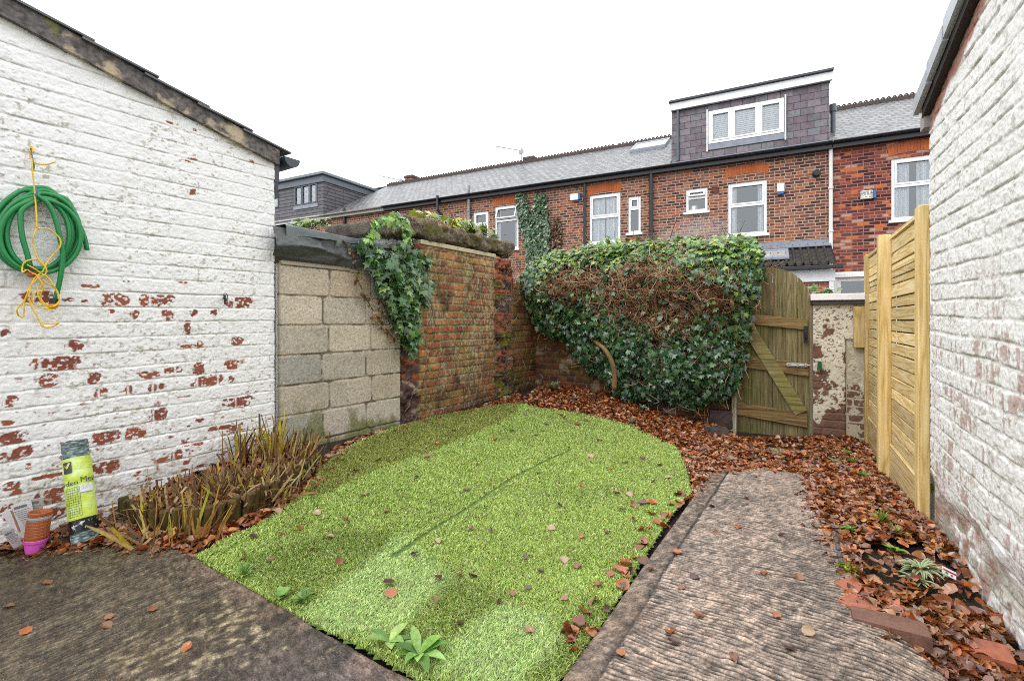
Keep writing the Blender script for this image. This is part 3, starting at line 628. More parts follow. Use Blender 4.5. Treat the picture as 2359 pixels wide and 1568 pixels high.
# ---------------------------------------------------------------- back garden wall (under the ivy)
def fnG(X, Z):
    m, i1, i2, fx, fz, dx, dz = brickfield(X, Z, .078, .23, .011, 121, 4, .008)
    c = np.array([(.19, .065, .035), (.13, .045, .03), (.22, .09, .04), (.10, .04, .03)])[(i2 * 3.99).astype(int)] * (.6 + .6 * fbm(X * 12, Z * 12, 122)[..., None])
    c = c * m[..., None] + np.array([.16, .13, .085]) * (.5 + .6 * fbm(X * 14, Z * 14, 123)[..., None]) * (1 - m[..., None])
    wv_ = ss(.6, .7, fbm(X * 7, Z * 7, 124))[..., None] * .6; c = c * (1 - wv_) + np.array([.42, .36, .26]) * wv_
    g_ = ss(.5, .7, fbm(X * 4, Z * 4, 125))[..., None] * .5; c = c * (1 - g_) + np.array([.10, .085, .02]) * g_
    return m * .011 + .01 * (i1 - .5) + .01 * (fbm(X * 25, Z * 25, 126) - .5), np.clip(c, 0, 1)
bw = E('garden_wall', 'low mossy brown brick wall half hidden under the big ivy', 'wall', FG)
xs = np.arange(-.02, 2.44, .009); wallmesh('brick_face', bw, FG, xs, np.full(len(xs), -.3), np.full(len(xs), 1.5), .009, fnG, M_brickvc)
b = MB(); b.box(-.02, 2.43, .02, .22, -.3, 1.49); b.build('brick_core', M_stone, bw, FG)
# ---------------------------------------------------------------- white pier right of the gate
def fnP(X, Z):
    nz = fbm(X * 9, Z * 11, 141, 5); hi = ss(.55, 1.05, Z)
    hi = ss(.30, .85, Z); p = ss(.545, .575, nz + .06 * (1 - hi) - .22 * hi) * (1 - .9 * ss(.60, .63, fbm(X * 48, Z * 44, 150, 4))); sp = ss(.65, .67, fbm(X * 60, Z * 90, 142, 4)) * .9
    p = np.maximum(p, sp); low = ss(.50, .54, fbm(X * 8, Z * 8, 143) + .4 * (1 - ss(-.1, .25, Z)) - .08); p = np.maximum(p, low)
    m, i1, i2, fx, fz, dx, dz = brickfield(X, Z, .08, .23, .012, 145, 0, .01)
    hgt = -.006 * p + .016 * (fbm(X * 7, Z * 7, 144) - .5) + .006 * (fbm(X * 40, Z * 40, 146, 3) - .5) + p * m * .006 * ss(.9, .5, Z)
    crk = np.exp(-((X - 3.49 - .01 * vn(Z * 12, Z * 0, 2)) / .006) ** 2) * (Z < .93); hgt = hgt - .02 * crk + np.where((X > 3.50) & (Z < .93), -.018, 0)
    return hgt, np.stack([1 - np.maximum(p, crk), fbm(X * 14, Z * 14, 147), np.clip(.25 * fbm(X * 6, Z * 9, 148) + .8 * (1 - ss(.0, .5, Z)) * fbm(X * 9, Z * 9, 149) + .5 * ((X > 3.5) & (Z < .93)), 0, 1)], -1)
gp = E('gate_pier', 'squat rendered pier with peeling cream paint and white coping beside the garden gate', 'pier', FG)
x_l = hit(1873, 739, FG)[0]; x_r = hit(1988, 739, FG)[0] + .12
xs = np.arange(x_l, x_r, .005); wallmesh('rendered_face', gp, FG, xs, np.full(len(xs), -.3), np.full(len(xs), 1.285), .005, fnP, M_render)
b = MB(); b.box(x_l + .002, x_r, .02, .30, -.3, 1.28); b.build('pier_core', M_render, gp, FG)
b = MB(); b.bev(x_l - .025, x_r + .02, -.06, .36, 1.330, 1.398, .006); b.build('coping', M_paintw, gp, FG)
b = MB(); b.bev(x_l - .01, x_r + .01, -.045, .34, 1.286, 1.324, .004); b.build('coping_bed', plain('dark_bed', (.05, .04, .04), .8), gp, FG)
b = MB(); gx, gzv = hit(1888, 842, FG, -.02); b.prism([(gx - .022, gzv - .045), (gx + .022, gzv - .045), (gx + .016, gzv + .045), (gx - .014, gzv + .045)], -.035, -.002); b.build('latch_keep', plain('green_enamel', (.01, .09, .03), .4), gp, FG)
tg = E('timber_offcut', 'short new timber offcut fixed between the white pier and the fence end', 'board', FG)
xa, za = hit(1966, 800, FG, -.03); xb, zb_ = hit(1992, 706, FG, -.03); b = MB(); b.bev(xa, xb, -.045, -.006, za, zb_, .003); b.build('board', M_fence, tg, FG)
# ---------------------------------------------------------------- gate
M_brace = mat_wood('pale_mossy_brace', (.09, .07, .03), (.235, .195, .09), (.35, .30, .155), 'X', .75, 20., ((.20, .20, .03), 4., .5, .75), wst=.25)
gt = E('garden_gate', 'mossy arched wooden ledged and braced garden gate with a sliding bolt', 'gate', FG)
gx0, gx1 = 2.485, 3.185; YG = -.01; gzb = -.13
def archz(x): 
    q = max(0., (x - 2.80) / (gx1 - 2.80)); return 1.69 - .40 * (1 - math.sqrt(max(0, 1 - min(1, q) ** 2.2)))
xb = gx0; nb = 6
for k in range(nb):
    wd = (gx1 - gx0) / nb; x0 = gx0 + k * wd; x1 = x0 + wd - .0035
    top_ = [(x0 + (x1 - x0) * q / 6, archz(x0 + (x1 - x0) * q / 6) + (.012 if k == 2 else 0)) for q in range(7)]
    b = MB(); yo = .008 * random.random(); b.prism([(x0, gzb + .02 * random.random()), (x1, gzb + .02 * random.random())] + top_[::-1], YG - yo, YG + .022); b.build('board', M_gate, gt, FG)
SH = Matrix.Identity(4); SH[2][0] = -.115; SH[2][3] = .115 * 2.85
def rail(u, v0, v1, x0, x1, nm='rail', mt=M_rail):
    _, za = hit(u, v1, FG, YG - .03); _, zb = hit(u, v0, FG, YG - .03); b = MB(); xm = hit(u, 700, FG, YG - .03)[0]
    dz = .115 * (xm - 2.85); b.bev(x0, x1, YG - .034, YG - .006, za + dz, zb + dz, .004, M=SH); return b.build(nm, mt, gt, FG)
rail(1790, 729, 753, gx0 - .02, gx1 - .03); rail(1730, 820, 848, gx0, gx1 - .02); rail(1790, 942, 972, gx0, gx1 - .03)
p0 = hit(1725, 758, FG, YG - .034); p1 = hit(1842, 945, FG, YG - .034); d = Vector((p1[0] - p0[0], 0, p1[1] - p0[1])); L = d.length; ang = math.atan2(d.z, d.x)
b = MB(); Mb = Matrix.Translation((p0[0], 0, p0[1])) @ Matrix.Rotation(-ang, 4, 'Y'); b.bev(-.09, L + .03, YG - .044, YG - .008, -.064, .064, .004, M=Mb); b.build('brace', M_brace, gt, FG)
b = MB(); b.box(gx0 + .01, gx1 - .01, YG + .0225, YG + .034, gzb + .05, 1.25); b.build('backing', M_gate, gt, FG)  # added sheet that stops light leaking through the board gaps
bx, bz = hit(1848, 841, FG, YG - .05)
b = MB(); b.bev(bx - .14, bx + .05, YG - .04, YG - .036, bz - .02, bz + .02, .001); b.tube([(bx - .15, YG - .052, bz), (bx + .07, YG - .052, bz)], .009, 10)
for q in (-.12, -.04, .03): b.bev(bx + q - .01, bx + q + .01, YG - .066, YG - .036, bz - .018, bz + .018, .003)
b.tube([(bx - .07, YG - .05, bz), (bx - .07, YG - .085, bz - .02)], .006, 8); b.build('sliding_bolt', M_steel, gt, FG)
lx, lz = hit(1856, 770, FG, YG - .04); b = MB(); b.bev(lx - .018, lx + .018, YG - .052, YG - .036, lz - .09, lz + .09, .003); b.tube(spl([(lx, YG - .05, lz + .05), (lx, YG - .085, lz + .03), (lx, YG - .085, lz - .03), (lx, YG - .05, lz - .05)], 5), .008, 8); b.build('latch_plate', M_blackpl, gt, FG)
M_paleold = mat_wood('pale_old_post', (.20, .18, .13), (.36, .33, .25), (.48, .45, .36), 'Z', .8, 14., ((.17, .18, .04), 4., .55, .75))
gp2 = E('gate_post', 'weathered pale timber post on the ivy side of the arched gate', 'post', FG)
b = MB(); b.bev(2.43, 2.478, -.09, .03, -.2, .72, .005); b.build('timber', M_paleold, gp2, FG)
# ---------------------------------------------------------------- fence
fn = E('timber_fence', 'new yellow timber fence of horizontal slats between square posts', 'fence', FN)
P_ = [0., -1.06, -2.27]
for k, x in enumerate(P_):
    b = MB(); hw = .05; b.bev(x - hw, x + hw, (-.01, -.06, -.012)[k], (.045, .021, .04)[k], -.15, [1.797, 1.79, 1.78][k], .005); b.build('post', M_fence, fn, FN)
for (xa, xb) in ((P_[1] + .052, P_[0] - .052), (P_[2] + .052, P_[1] - .052)):
    z = 1.745; b = MB(); hs = [.105, .085, .055, .052, .05, .098, .075, .098, .085, .085, .085, .09, .085, .09, .085, .09, .085, .09, .085]
    b.bev(xa, xb, .010, .05, z + .003, z + .032, .003)
    for hgt in hs:
        b.bev(xa, xb, .022 - .005 * random.random(), .042, z - hgt, z - .009, .003); z -= hgt
    b.build('slat_panel', M_slat, fn, FN)
    b = MB(); b.box(xa + .001, xb - .001, .052, .064, z - .1, 1.74); b.build('gap_darkening_board', M_grey, fn, FN)  # added board behind the slats, makes their gaps read dark
    b = MB(); b.bev(xa, xb, .006, .05, -.16, z - .006, .004); b.build('gravel_board', M_slat, fn, FN)
    b = MB(); b.box(xa + .3, xa + .34, .066, .09, .1, 1.74); b.build('batten', M_slat, fn, FN)
# ---------------------------------------------------------------- right painted outbuilding
def ztopR(x): return 2.30 + .262 * x
def fnR(X, Z):
    Zs = Z + .02 * X
    m, i1, i2, fx, fz, dx, dz = brickfield(X, Zs - .02, .0862, .236, .013, 161, 4, .014, edge=.005)
    hgt = m * .0035 + .005 * (i1 - .5) * m + .006 * (fbm(X * 14, Z * 20, 162) - .5) + .005 * (fbm(X * 60, Z * 70, 163, 3) - .5) + .018 * (fbm(X * 1.3, Z * 1.3, 164) - .5)
    vs = fbm(X * 40, Z * 9, 165, 4)
    p = ss(.60, .66, vs * .55 + .45 * fbm(X * 5, Z * 6, 166) + .05 * (1 - ss(.9, 1.5, Z))) * .6 * m * ss(1.6, 1.0, Z)
    tp = ss(-.12, -.06, Z - ztopR(X) + .10 * (fbm(X * 6, Z * 12, 167) - .5)); p = np.maximum(p, tp * (Z > 2.2))
    base = 1 - ss(.0, .10, Z - .10 - .10 * fbm(X * 4, X * 0, 168)); p = np.maximum(p, base * ss(.35, .6, fbm(X * 12, Z * 12, 169)) * .8)
    under = np.exp(-((fz - .05) / .06) ** 2) * ss(.45, .6, fbm(X * 8, Z * 25, 171)); hgt = hgt - .004 * under
    dirt = .05 * fbm(X * 5, Z * 7, 170) + .6 * under + .25 * (1 - m) * ss(.4, .6, fbm(X * 8, Z * 8, 175)) + .6 * ss(.64, .72, fbm(X * 30, Z * 46, 172, 4)) + .9 * (1 - ss(.0, .4, Z)) * ss(.3, .6, fbm(X * 7, Z * 9, 173))
    hgt = hgt - .003 * p - .03 * base * fbm(X * 9, Z * 9, 174)
    return hgt, np.stack([1 - p, i2, np.clip(dirt, 0, 1)], -1)
br = E('outbuilding', 'grubby white painted brick outbuilding beside the new timber fence', 'outbuilding', FR)
xs = np.concatenate([np.arange(0.001, 1.75, .0045), np.arange(1.76, 4.2, .03)]); wallmesh('wall', br, FR, xs, np.full(len(xs), -.2), ztopR(xs), .0047, fnR, M_white2)
b = MB(); b.prism([(.005, -.2), (4.2, -.2), (4.2, 3.35), (.005, 2.26)], .02, 2.5); b.build('end_wall', M_white2, br, FR)
b = MB(); n = 20
for k in range(n):
    x0 = -.02 + 4.2 * k / n; x1 = x0 + 4.2 / n
    b.prism([(x0, ztopR(x0) + .0), (x1, ztopR(x1) + .0), (x1, ztopR(x1) + .055), (x0, ztopR(x0) + .055)], -.032, .03)
b.build('verge_board', plain('black_verge', (.03, .026, .026), .8), br, FR)
b = MB(); x = -.07
while x < 4.:
    zt = lambda q: ztopR(q) + .058; e = -.052 - .006 * random.random(); b.prism([(x, zt(x) - .006), (x + .29, zt(x + .29) - .016), (x + .29, zt(x + .29) + .060), (x, zt(x) + .085)], e - .006, e + .02)
    b.prism([(x, zt(x) + .016), (x + .36, zt(x + .36) + .004), (x + .36, zt(x + .36) - .004), (x, zt(x) + .004)], e, .4); x += .27 + .03 * random.random()
b.build('roof_slates', plain('wet_grey_slate', (.36, .39, .43), .4), br, FR)
b = MB(); b.prism([(-.085, 2.235), (-.004, 2.235), (-.004, 2.33), (-.085, 2.31)], -.026, 2.4); b.build('eaves_box', noisy('grey_eaves', (.22, .215, .21), (.34, .33, .32), 6, .7), br, FR)
# ================================================================== the terrace behind
def fa(u, v=738, y=0.): return hit(u, v, FF, y)
def fz_(u, v, y=0.): return hit(u, v, FF, y)[1]
ZE = fz_(1910, 330); YR, ZR = 4.0, 7.97
def wallholes(mb, a0, a1, z0, z1, holes, y=0., dep=.10):
    As = sorted({a0, a1} | {h[0] for h in holes} | {h[1] for h in holes}); Zs = sorted({z0, z1} | {h[2] for h in holes} | {h[3] for h in holes})
    As = [a for a in As if a0 <= a <= a1]; Zs = [z for z in Zs if z0 <= z <= z1]
    for i in range(len(As) - 1):
        for j in range(len(Zs) - 1):
            ca, cz = (As[i] + As[i + 1]) / 2, (Zs[j] + Zs[j + 1]) / 2
            if any(h[0] < ca < h[1] and h[2] < cz < h[3] for h in holes): continue
            mb._add([(As[i], y, Zs[j]), (As[i + 1], y, Zs[j]), (As[i + 1], y, Zs[j + 1]), (As[i], y, Zs[j + 1])], [(0, 1, 2, 3)])
    for (p, q, r, s) in holes:
        q = min(q, a1)
        mb._add([(p, y, r), (q, y, r), (q, y, s), (p, y, s), (p, y + dep, r), (q, y + dep, r), (q, y + dep, s), (p, y + dep, s)], [(0, 4, 5, 1), (1, 5, 6, 2), (2, 6, 7, 3), (3, 7, 4, 0)])
def window(par, a0, a1, z0, z1, y=.0, fr=.07, mull=(), trans=None, mat=None, curtain=.5, sill=True, blind=False, lightopen=False, bead=.045):
    mat = mat or M_upvc; b = MB(); yo, yi = y + .025, y + .085
    b.bev(a0, a0 + fr, yo, yi, z0, z1, .006); b.bev(a1 - fr, a1, yo, yi, z0, z1, .006)
    b.bev(a0 + fr, a1 - fr, yo, yi, z1 - fr, z1, .006); b.bev(a0 + fr, a1 - fr, yo, yi, z0, z0 + fr, .006)
    xs = [a0 + fr] + [a0 + (a1 - a0) * m for m in mull] + [a1 - fr]
    for m in mull: xm = a0 + (a1 - a0) * m; b.bev(xm - fr * .6, xm + fr * .6, yo, yi, z0 + fr, z1 - fr, .006)
    zt = None
    if trans: zt = z0 + (z1 - z0) * trans; b.bev(a0 + fr, a1 - fr, yo - .004, yi, zt - fr * .5, zt + fr * .5, .006)
    # sash beads
    cells = []
    for i in range(len(xs) - 1):
        l = xs[i] + (fr * .6 if i else 0); r = xs[i + 1] - (fr * .6 if i < len(xs) - 2 else 0)
        for (zb, zt_) in ([(z0 + fr, z1 - fr)] if not trans else [(z0 + fr, zt - fr * .5), (zt + fr * .5, z1 - fr)]): cells.append((l, r, zb, zt_))
    w_ = b.build('window', mat, par, FF)
    for ci, (l, r, zb, zt_) in enumerate(cells):
        if trans and zb > zt or mull:
            q = MB(); d = -.012; tilt = Matrix.Identity(4)
            if lightopen and trans and zb > zt: tilt = Matrix.Translation((0, yo, zt_)) @ Matrix.Rotation(R(-22), 4, 'X') @ Matrix.Translation((0, -yo, -zt_))
            for (p0, p1, p2, p3) in ((l, l + bead, zb, zt_), (r - bead, r, zb, zt_), (l + bead, r - bead, zb, zb + bead), (l + bead, r - bead, zt_ - bead, zt_)): q.bev(p0, p1, yo + d, yo + .03, p2, p3, .005, M=tilt)
            q.build('sash', mat, w_, FF)
    g = MB()
    for (l, r, zb, zt_) in cells: g._add([(l, yi - .02, zb), (r, yi - .02, zb), (r, yi - .02, zt_), (l, yi - .02, zt_)], [(0, 1, 2, 3)])
    g.build('pane', M_glass, w_, FF)
    if sill: q = MB(); q.bev(a0 - .06, a1 + .06, y - .07, y + .03, z0 - .07, z0 - .002, .006); q.build('sill', mat if mat is M_upvc else M_lead, w_, FF)
    if curtain:
        c = MB(); n = 60; vs = []
        for k in range(n + 1):
            t = k / n; ok = (t < curtain * .5 or t > 1 - curtain * .5)
            x = a0 + fr * .5 + (a1 - a0 - fr) * t; yy = yi + .045 + .03 * math.sin(t * 60) + .012 * math.sin(t * 23); vs.append((x, yy, ok))
        for k in range(n):
            if vs[k][2] and vs[k + 1][2]: c._add([(vs[k][0], vs[k][1], z0), (vs[k + 1][0], vs[k + 1][1], z0), (vs[k + 1][0], vs[k + 1][1], z1), (vs[k][0], vs[k][1], z1)], [(0, 1, 2, 3)])
        if c.v: c.build('curtain', M_curtain, w_, FF, smooth=True)
    if blind:
        c = MB(); nb = int((z1 - z0) / .055)
        for k in range(nb): zc = z0 + k * .055; c._add([(a0 + fr, yi + .012, zc), (a1 - fr, yi + .012, zc), (a1 - fr, yi + .028, zc + .053), (a0 + fr, yi + .028, zc + .053)], [(0, 1, 2, 3)])
        c.build('blind', plain('white_blind', (.90, .93, .95), .7), w_, FF)
    b = MB(); q0, q1, q2, q3, qa, qb = a0 - .03, a1 + .03, z0 - .03, z1 + .03, y + .10, y + 1.1; wd_ = .02 if mull or mat is M_upvcgrey else .8; b._add([(q0, qa, q2), (q1, qa, q2), (q1, qa, q3), (q0, qa, q3), (q0 - wd_, qb, q2 - .3), (q1 + wd_, qb, q2 - .3), (q1 + wd_, qb, q3 + .2), (q0 - wd_, qb, q3 + .2)], [(4, 5, 6, 7), (0, 1, 5, 4), (1, 2, 6, 5), (2, 3, 7, 6), (3, 0, 4, 7)]); b.build('room', M_room, w_, FF)
    return w_
def lintel(par, uL, uR, vTL, vBL, n=13, y=0.):
    a0, zt = fa(uL, vTL); zb = fz_(uL, vBL); a1 = fa(uR)[0]; b = MB(); rise = .10 * (a1 - a0) * .6
    for k in range(n):
        t0 = k / n; t1 = (k + .93) / n; q0 = -.12 * (1 - 2 * t0); q1 = -.12 * (1 - 2 * t1); r0 = rise * (1 - (2 * t0 - 1) ** 2); r1 = rise * (1 - (2 * t1 - 1) ** 2); x0 = a0 + (a1 - a0) * t0; x1 = a0 + (a1 - a0) * t1; H = zt - zb
        b.prism([(x0 - q0 * 0, zb + r0), (x1 - q1 * 0, zb + r1), (x1 + q1 * H, zb + H + r1 * .8), (x0 + q0 * H, zb + H + r0 * .8)], y - .006, y + .05)
    b.build('arch_lintel', M_lintel, par, FF)
def wrect(uL, uR, vT, vB, y=0.): a0, z1 = fa(uL, vT, y); return a0, fa(uR, 738, y)[0], fz_(uL, vB, y), z1
def roofpart(par, a0, a1, zE=ZE, holes=(), drop=None, cut=None):
    b = MB(); y0 = -.20; pit = (ZR - zE) / YR; z0 = zE + .02 - .2 * pit * .0
    if cut:   # dormer occupies a-range from y=cut up to the ridge: only the strip under it
        b._add([(a0, y0, z0 - .06), (a1, y0, z0 - .06), (a1, cut, z0 + pit * cut), (a0, cut, z0 + pit * cut)], [(0, 1, 2, 3)])
    else: b._add([(a0, y0, z0 - .06), (a1, y0, z0 - .06), (a1, YR, ZR), (a0, YR, ZR)], [(0, 1, 2, 3)])
    b._add([(a0, YR, ZR), (a1, YR, ZR), (a1, YR * 2, zE), (a0, YR * 2, zE)], [(0, 1, 2, 3)])
    b._add([(a0, y0, z0 - .065), (a1, y0, z0 - .065), (a1, y0 + .02, z0 - .10), (a0, y0 + .02, z0 - .10)], [(3, 2, 1, 0)])
    r = b.build('roof', M_roof, par, FF)
    if not cut:
        q = MB(); x = a0 + .02; q.box(a0, a1, YR - .12, YR + .12, ZR - .06, ZR + .05)
        while x < a1 - .12:
            c = [(x + .068 + .068 * math.cos(k * math.pi / 8), ZR + .045 + .105 * math.sin(k * math.pi / 8)) for k in range(9)]; ci = [(x + .068 + .034 * math.cos(k * math.pi / 8), ZR + .048 + .062 * math.sin(k * math.pi / 8)) for k in range(9)]
            for k in range(8): q.prism([ci[k], c[k], c[k + 1], ci[k + 1]], YR - .02, YR + .02)
            x += .145
        q.build('ridge_tiles', M_terra, r, FF)
    return r
def gutter(par, a0, a1, z=ZE, y=-.24, mat=None):
    b = MB(); pr = [(-.055, 0)] + [(-.055 * math.cos(k * math.pi / 8), -.055 * math.sin(k * math.pi / 8)) for k in range(1, 9)]
    m_ = Matrix.Translation((0, y, z - .03)) @ Matrix.Rotation(R(90), 4, 'Z')
    n = len(pr); vs = [(a0, y + p[0], z - .03 + p[1]) for p in pr] + [(a1, y + p[0], z - .03 + p[1]) for p in pr]
    b._add(vs, [tuple(range(n)), tuple(range(2 * n - 1, n - 1, -1))] + [(i, i + n, (i + 1) % n + n, (i + 1) % n) for i in range(n)])
    b.box(a0, a1, -.17, -.003, z - .19, z - .045); b.build('gutter', mat or M_black, par, FF)
def pipe(par, u, vT, vB, r=.05, mat=None, y=-.085, u2=None, name='downpipe', kink=None):
    a, zt = fa(u, vT, y); zb = fz_(u, vB, y); b = MB(); pts = [(a, y, zb), (a, y, zt)]
    if kink: pts = [(a, y, zb), (a, y, zt - kink), (a - .12, y - .16, zt - kink + .22), (a - .12, y - .16, zt)]
    b.tube(pts, r, 12); z = zb + .3
    while z < zt - .1: b.tube([(a, y, z), (a, y, z + .06)], r * 1.28, 12); b.box(a - .015, a + .015, y, 0, z + .01, z + .05); z += 1.1
    b.build(name, mat or M_black, par, FF)
def house(u0, u1, label, mat):
    a0 = fa(u0)[0]; a1 = fa(u1)[0]
    h = E('terraced_house', label, 'house', FF @ Matrix.Translation((a0, 0, -.6))); return h, a0, a1
Z0 = -.6
# ---- right house (beyond the white downpipe)
h, a0, a1 = house(1912, 2330, 'dark red brick house end seen between the dormer house and the right outbuilding', M_facr)
W = wrect(2053, 2160, 367, 508); Wd = wrect(1926, 2010, 640, 720)
zr = fz_(1930, 627)
b = MB(); wallholes(b, a0 + .03, a1, zr, ZE, [W]); b.build('wall', M_facr, h, FF)
b = MB(); wallholes(b, a0 + .03, a1, Z0, zr, [Wd], -.03); b.build('white_render', M_paintw, h, FF)
window(h, *W, trans=.55, curtain=.86); lintel(h, 2047, 2166, 336, 361, 16)
window(h, *Wd, y=-.03, fr=.10, sill=False, curtain=0); b = MB(); b.bev(Wd[0] - .1, Wd[1] + .1, -.09, -.032, Wd[3] + .003, Wd[3] + .10, .005); b.build('door_head', M_upvc, h, FF)
roofpart(h, a0, a1); gutter(h, a0 + .05, a1)
pipe(h, 1914, 341, 760, .045, noisy('flaky_white_pipe', (.66, .64, .58), (.74, .73, .70), 6, .6), -.07)
# ---- dormer house
h, a0, a1 = house(1500, 1912, 'brown brick house with a big purple slate dormer and a lean-to', M_fac)
a1 += .03; a0_ = a0
W1 = wrect(1677, 1767, 424, 544); W2 = wrect(1580, 1630, 437, 490)
b = MB(); wallholes(b, a0, a1, Z0, ZE, [W1, W2]); b.build('wall', M_fac_p, h, FF)
window(h, *W1, trans=.56, curtain=.46); lintel(h, 1673, 1770, 389, 411, 15)
w2 = window(h, *W2, trans=.60, curtain=0, lightopen=True)
b = MB(); x_, z_ = fa(1599, 481, .12); b.lathe([(0, 0), (.05, 0), (.10, .06), (.11, .12), (.08, .19), (0, .21)], 14, Matrix.Translation((x_, .16, z_ - .09))); b.build('globe_lamp', M_upvc, w2, FF)
DY = .32; da0, dz0 = fa(1547, 377, DY); da1 = fa(1911, 738, DY)[0]; dzt = fz_(1547, 240, DY)
roofpart(h, a0, da0); roofpart(h, da0, a1, cut=DY + .02); gutter(h, a0, a1)
dm = MB(); DW = wrect(1632, 1806, 258, 333, DY)
wallholes(dm, da0, da1, ZE + .10, dzt - .02, [DW], DY, .06); dm._add([(da0, DY, ZE), (da0, DY, dzt), (da0, YR + .6, dzt), (da0, YR, ZE)], [(0, 1, 2, 3)]); dm._add([(da1, DY, ZE), (da1, DY, dzt), (da1, YR + .6, dzt), (da1, YR, ZE)], [(3, 2, 1, 0)])
dorm = dm.build('dormer', M_dslate, h, FF)
window(dorm, *DW, y=DY - .05, fr=.075, mull=(.32, .68), curtain=0, sill=False, blind=True)
b = MB(); b.box(DW[0] - .03, DW[1] + .03, DY - .02, DY - .006, DW[2] - .17, DW[2] - .01); b.build('lead_apron', M_lead, dorm, FF)
b = MB(); b.bev(DW[0] - .05, DW[0] - .015, DY - .06, DY - .008, DW[2] - .22, DW[3] + .06, .004); b.build('side_trim', M_upvc, dorm, FF); b = MB(); b.bev(DW[1] + .015, DW[1] + .05, DY - .06, DY - .008, DW[2] - .22, DW[3] + .06, .004); b.build('side_trim', M_upvc, dorm, FF)
b = MB(); b.bev(da0 - .02, da1 + .06, DY - .10, DY - .01, dzt - .24, dzt - .02, .006); b.build('fascia', M_upvc, dorm, FF)
b = MB(); b.bev(da0 - .06, da1 + .08, DY - .16, YR + .8, dzt - .018, dzt + .05, .01); b.build('flat_roof', plain('dark_grp', (.05, .055, .065), .5), dorm, FF)
b = MB(); x_ = fa(1562, 300, DY)[0]; b.tube([(x_, DY - .05, dzt - .1), (x_, DY - .05, ZE + .2)], .035, 10); b.build('drainpipe', M_upvcgrey, dorm, FF)
b = MB(); b.box(da0 - .02, da1 + .02, DY - .25, DY - .004, ZE + .07, ZE + .11); b.build('lead_tray', M_lead, dorm, FF)
pipe(h, 1500, 392, 640, .06, None, -.10)
b = MB(); x_, z_ = fa(1919, 300, 1.0); b.tube([(x_, 1.0, z_ - .75), (x_, 1.0, z_ + .62)], .06, 12); b.tube([(x_, 1.0, z_ + .5), (x_, 1.0, z_ + .7)], .085, 12); b.tube([(x_, 1., z_ - .5), (x_, 1., z_ - .25)], [.16, .065], 12); b.build('soil_vent', M_upvcgrey, h, FF)
b = MB(); x_, z_ = fa(1881, 399, -.06); b.tube([(x_, .02, z_), (x_, -.16, z_)], .075, 16); b.tube([(x_, -.0, z_), (x_, -.03, z_)], .10, 16); b.build('boiler_flue', M_blackpl, h, FF)
b = MB(); x_, z_ = fa(1648, 438); 
for k in range(6): b.box(x_ - .10, x_ + .10, -.012, .01, z_ - .10 + k * .033, z_ - .10 + k * .033 + .02)
b.build('air_brick', plain('brown_air_brick', (.13, .05, .035), .8), h, FF)
# lean-to
LY = -1.15; la1 = fa(1913)[0] + .0; la0 = la1 - 2.9; lzt = fz_(1905, 566, -.02); lzb = fz_(1910, 612, LY)
nx, nv = 230, 90; A, B_ = np.meshgrid(np.linspace(la0, la1, nx), np.linspace(0, 1, nv), indexing='ij')
row = B_ * 5.4; saw = 1 - (row % 1); ph = (A / .172) % 1; roll = np.where(np.abs(ph - .5) < .24, np.cos((ph - .5) / .24 * math.pi / 2), 0) * .065 - .014 * np.sin(ph * 2 * math.pi) ** 2
zz = lzb + (lzt - lzb) * B_ + roll + .05 * saw * .9
lt = MB(); lt.box(la0, la1 - .12, LY + .18, -.002, Z0, lzb - .05)
lean = lt.build('lean_to', M_newbrick, h, FF)
tm = Mat('dark_concrete_tile', .6); tm.color(tm.mix(tm.ramp(tm.noise(5, 5), [(.55, 0.), (.7, .6)]), tm.ramp(tm.noise(30, 5), [(.3, (.018, .016, .015)), (.7, (.05, .044, .04))]), (.09, .085, .03))); tm.bump(tm.noise(60, 4), .4, .004)
fm('tiled_roof', np.stack([A, LY + (-LY - .02) * B_, zz], -1).reshape(-1, 3), gridfaces(nx, nv), tm.m, lean, FF, smooth=False)
b = MB(); b.bev(la0, la1, -.16, -.004, lzt - .02, lzt + .05, .01); b.box(la0, la1, -.02, -.004, lzt + .05, lzt + .18); b.build('lead_flashing', M_lead, lean, FF)
b = MB(); b.bev(la0, la1 + .12, LY - .10, LY + .02, lzb - .075, lzb + .015, .01); b.build('gutter', M_black, lean, FF)
b = MB(); b.bev(la0, la1 - .02, LY + .10, LY + .178, lzb - .36, lzb - .08, .005); b.bev(la1 - .14, la1 - .05, LY + .11, LY + .17, Z0, lzb - .36, .005); b.build('white_boarding', M_paintw, lean, FF)
sw = MB(); ska0, skz0 = fa(1748, 596, -.75); ska1 = fa(1818, 738, -.75)[0]; kk = (lzt - lzb) / (-LY - .02)
def onr(y): return lzb + kk * (y - LY) + .06
y0_, y1_ = -.80, -.28
for (p, q, r, s_2) in ((ska0, ska0 + .07, y0_, y1_), (ska1 - .07, ska1, y0_, y1_), (ska0 + .07, ska1 - .07, y0_, y0_ + .09), (ska0 + .07, ska1 - .07, y1_ - .09, y1_)):
    sw._add([(p, r, onr(r)), (q, r, onr(r)), (q, s_2, onr(s_2)), (p, s_2, onr(s_2)), (p, r, onr(r) + .05), (q, r, onr(r) + .05), (q, s_2, onr(s_2) + .05), (p, s_2, onr(s_2) + .05)], [(0, 3, 2, 1), (4, 5, 6, 7), (0, 1, 5, 4), (1, 2, 6, 5), (2, 3, 7, 6), (3, 0, 4, 7)])
rw = sw.build('roof_window', plain('grey_cladding', (.22, .25, .30), .4), lean, FF)
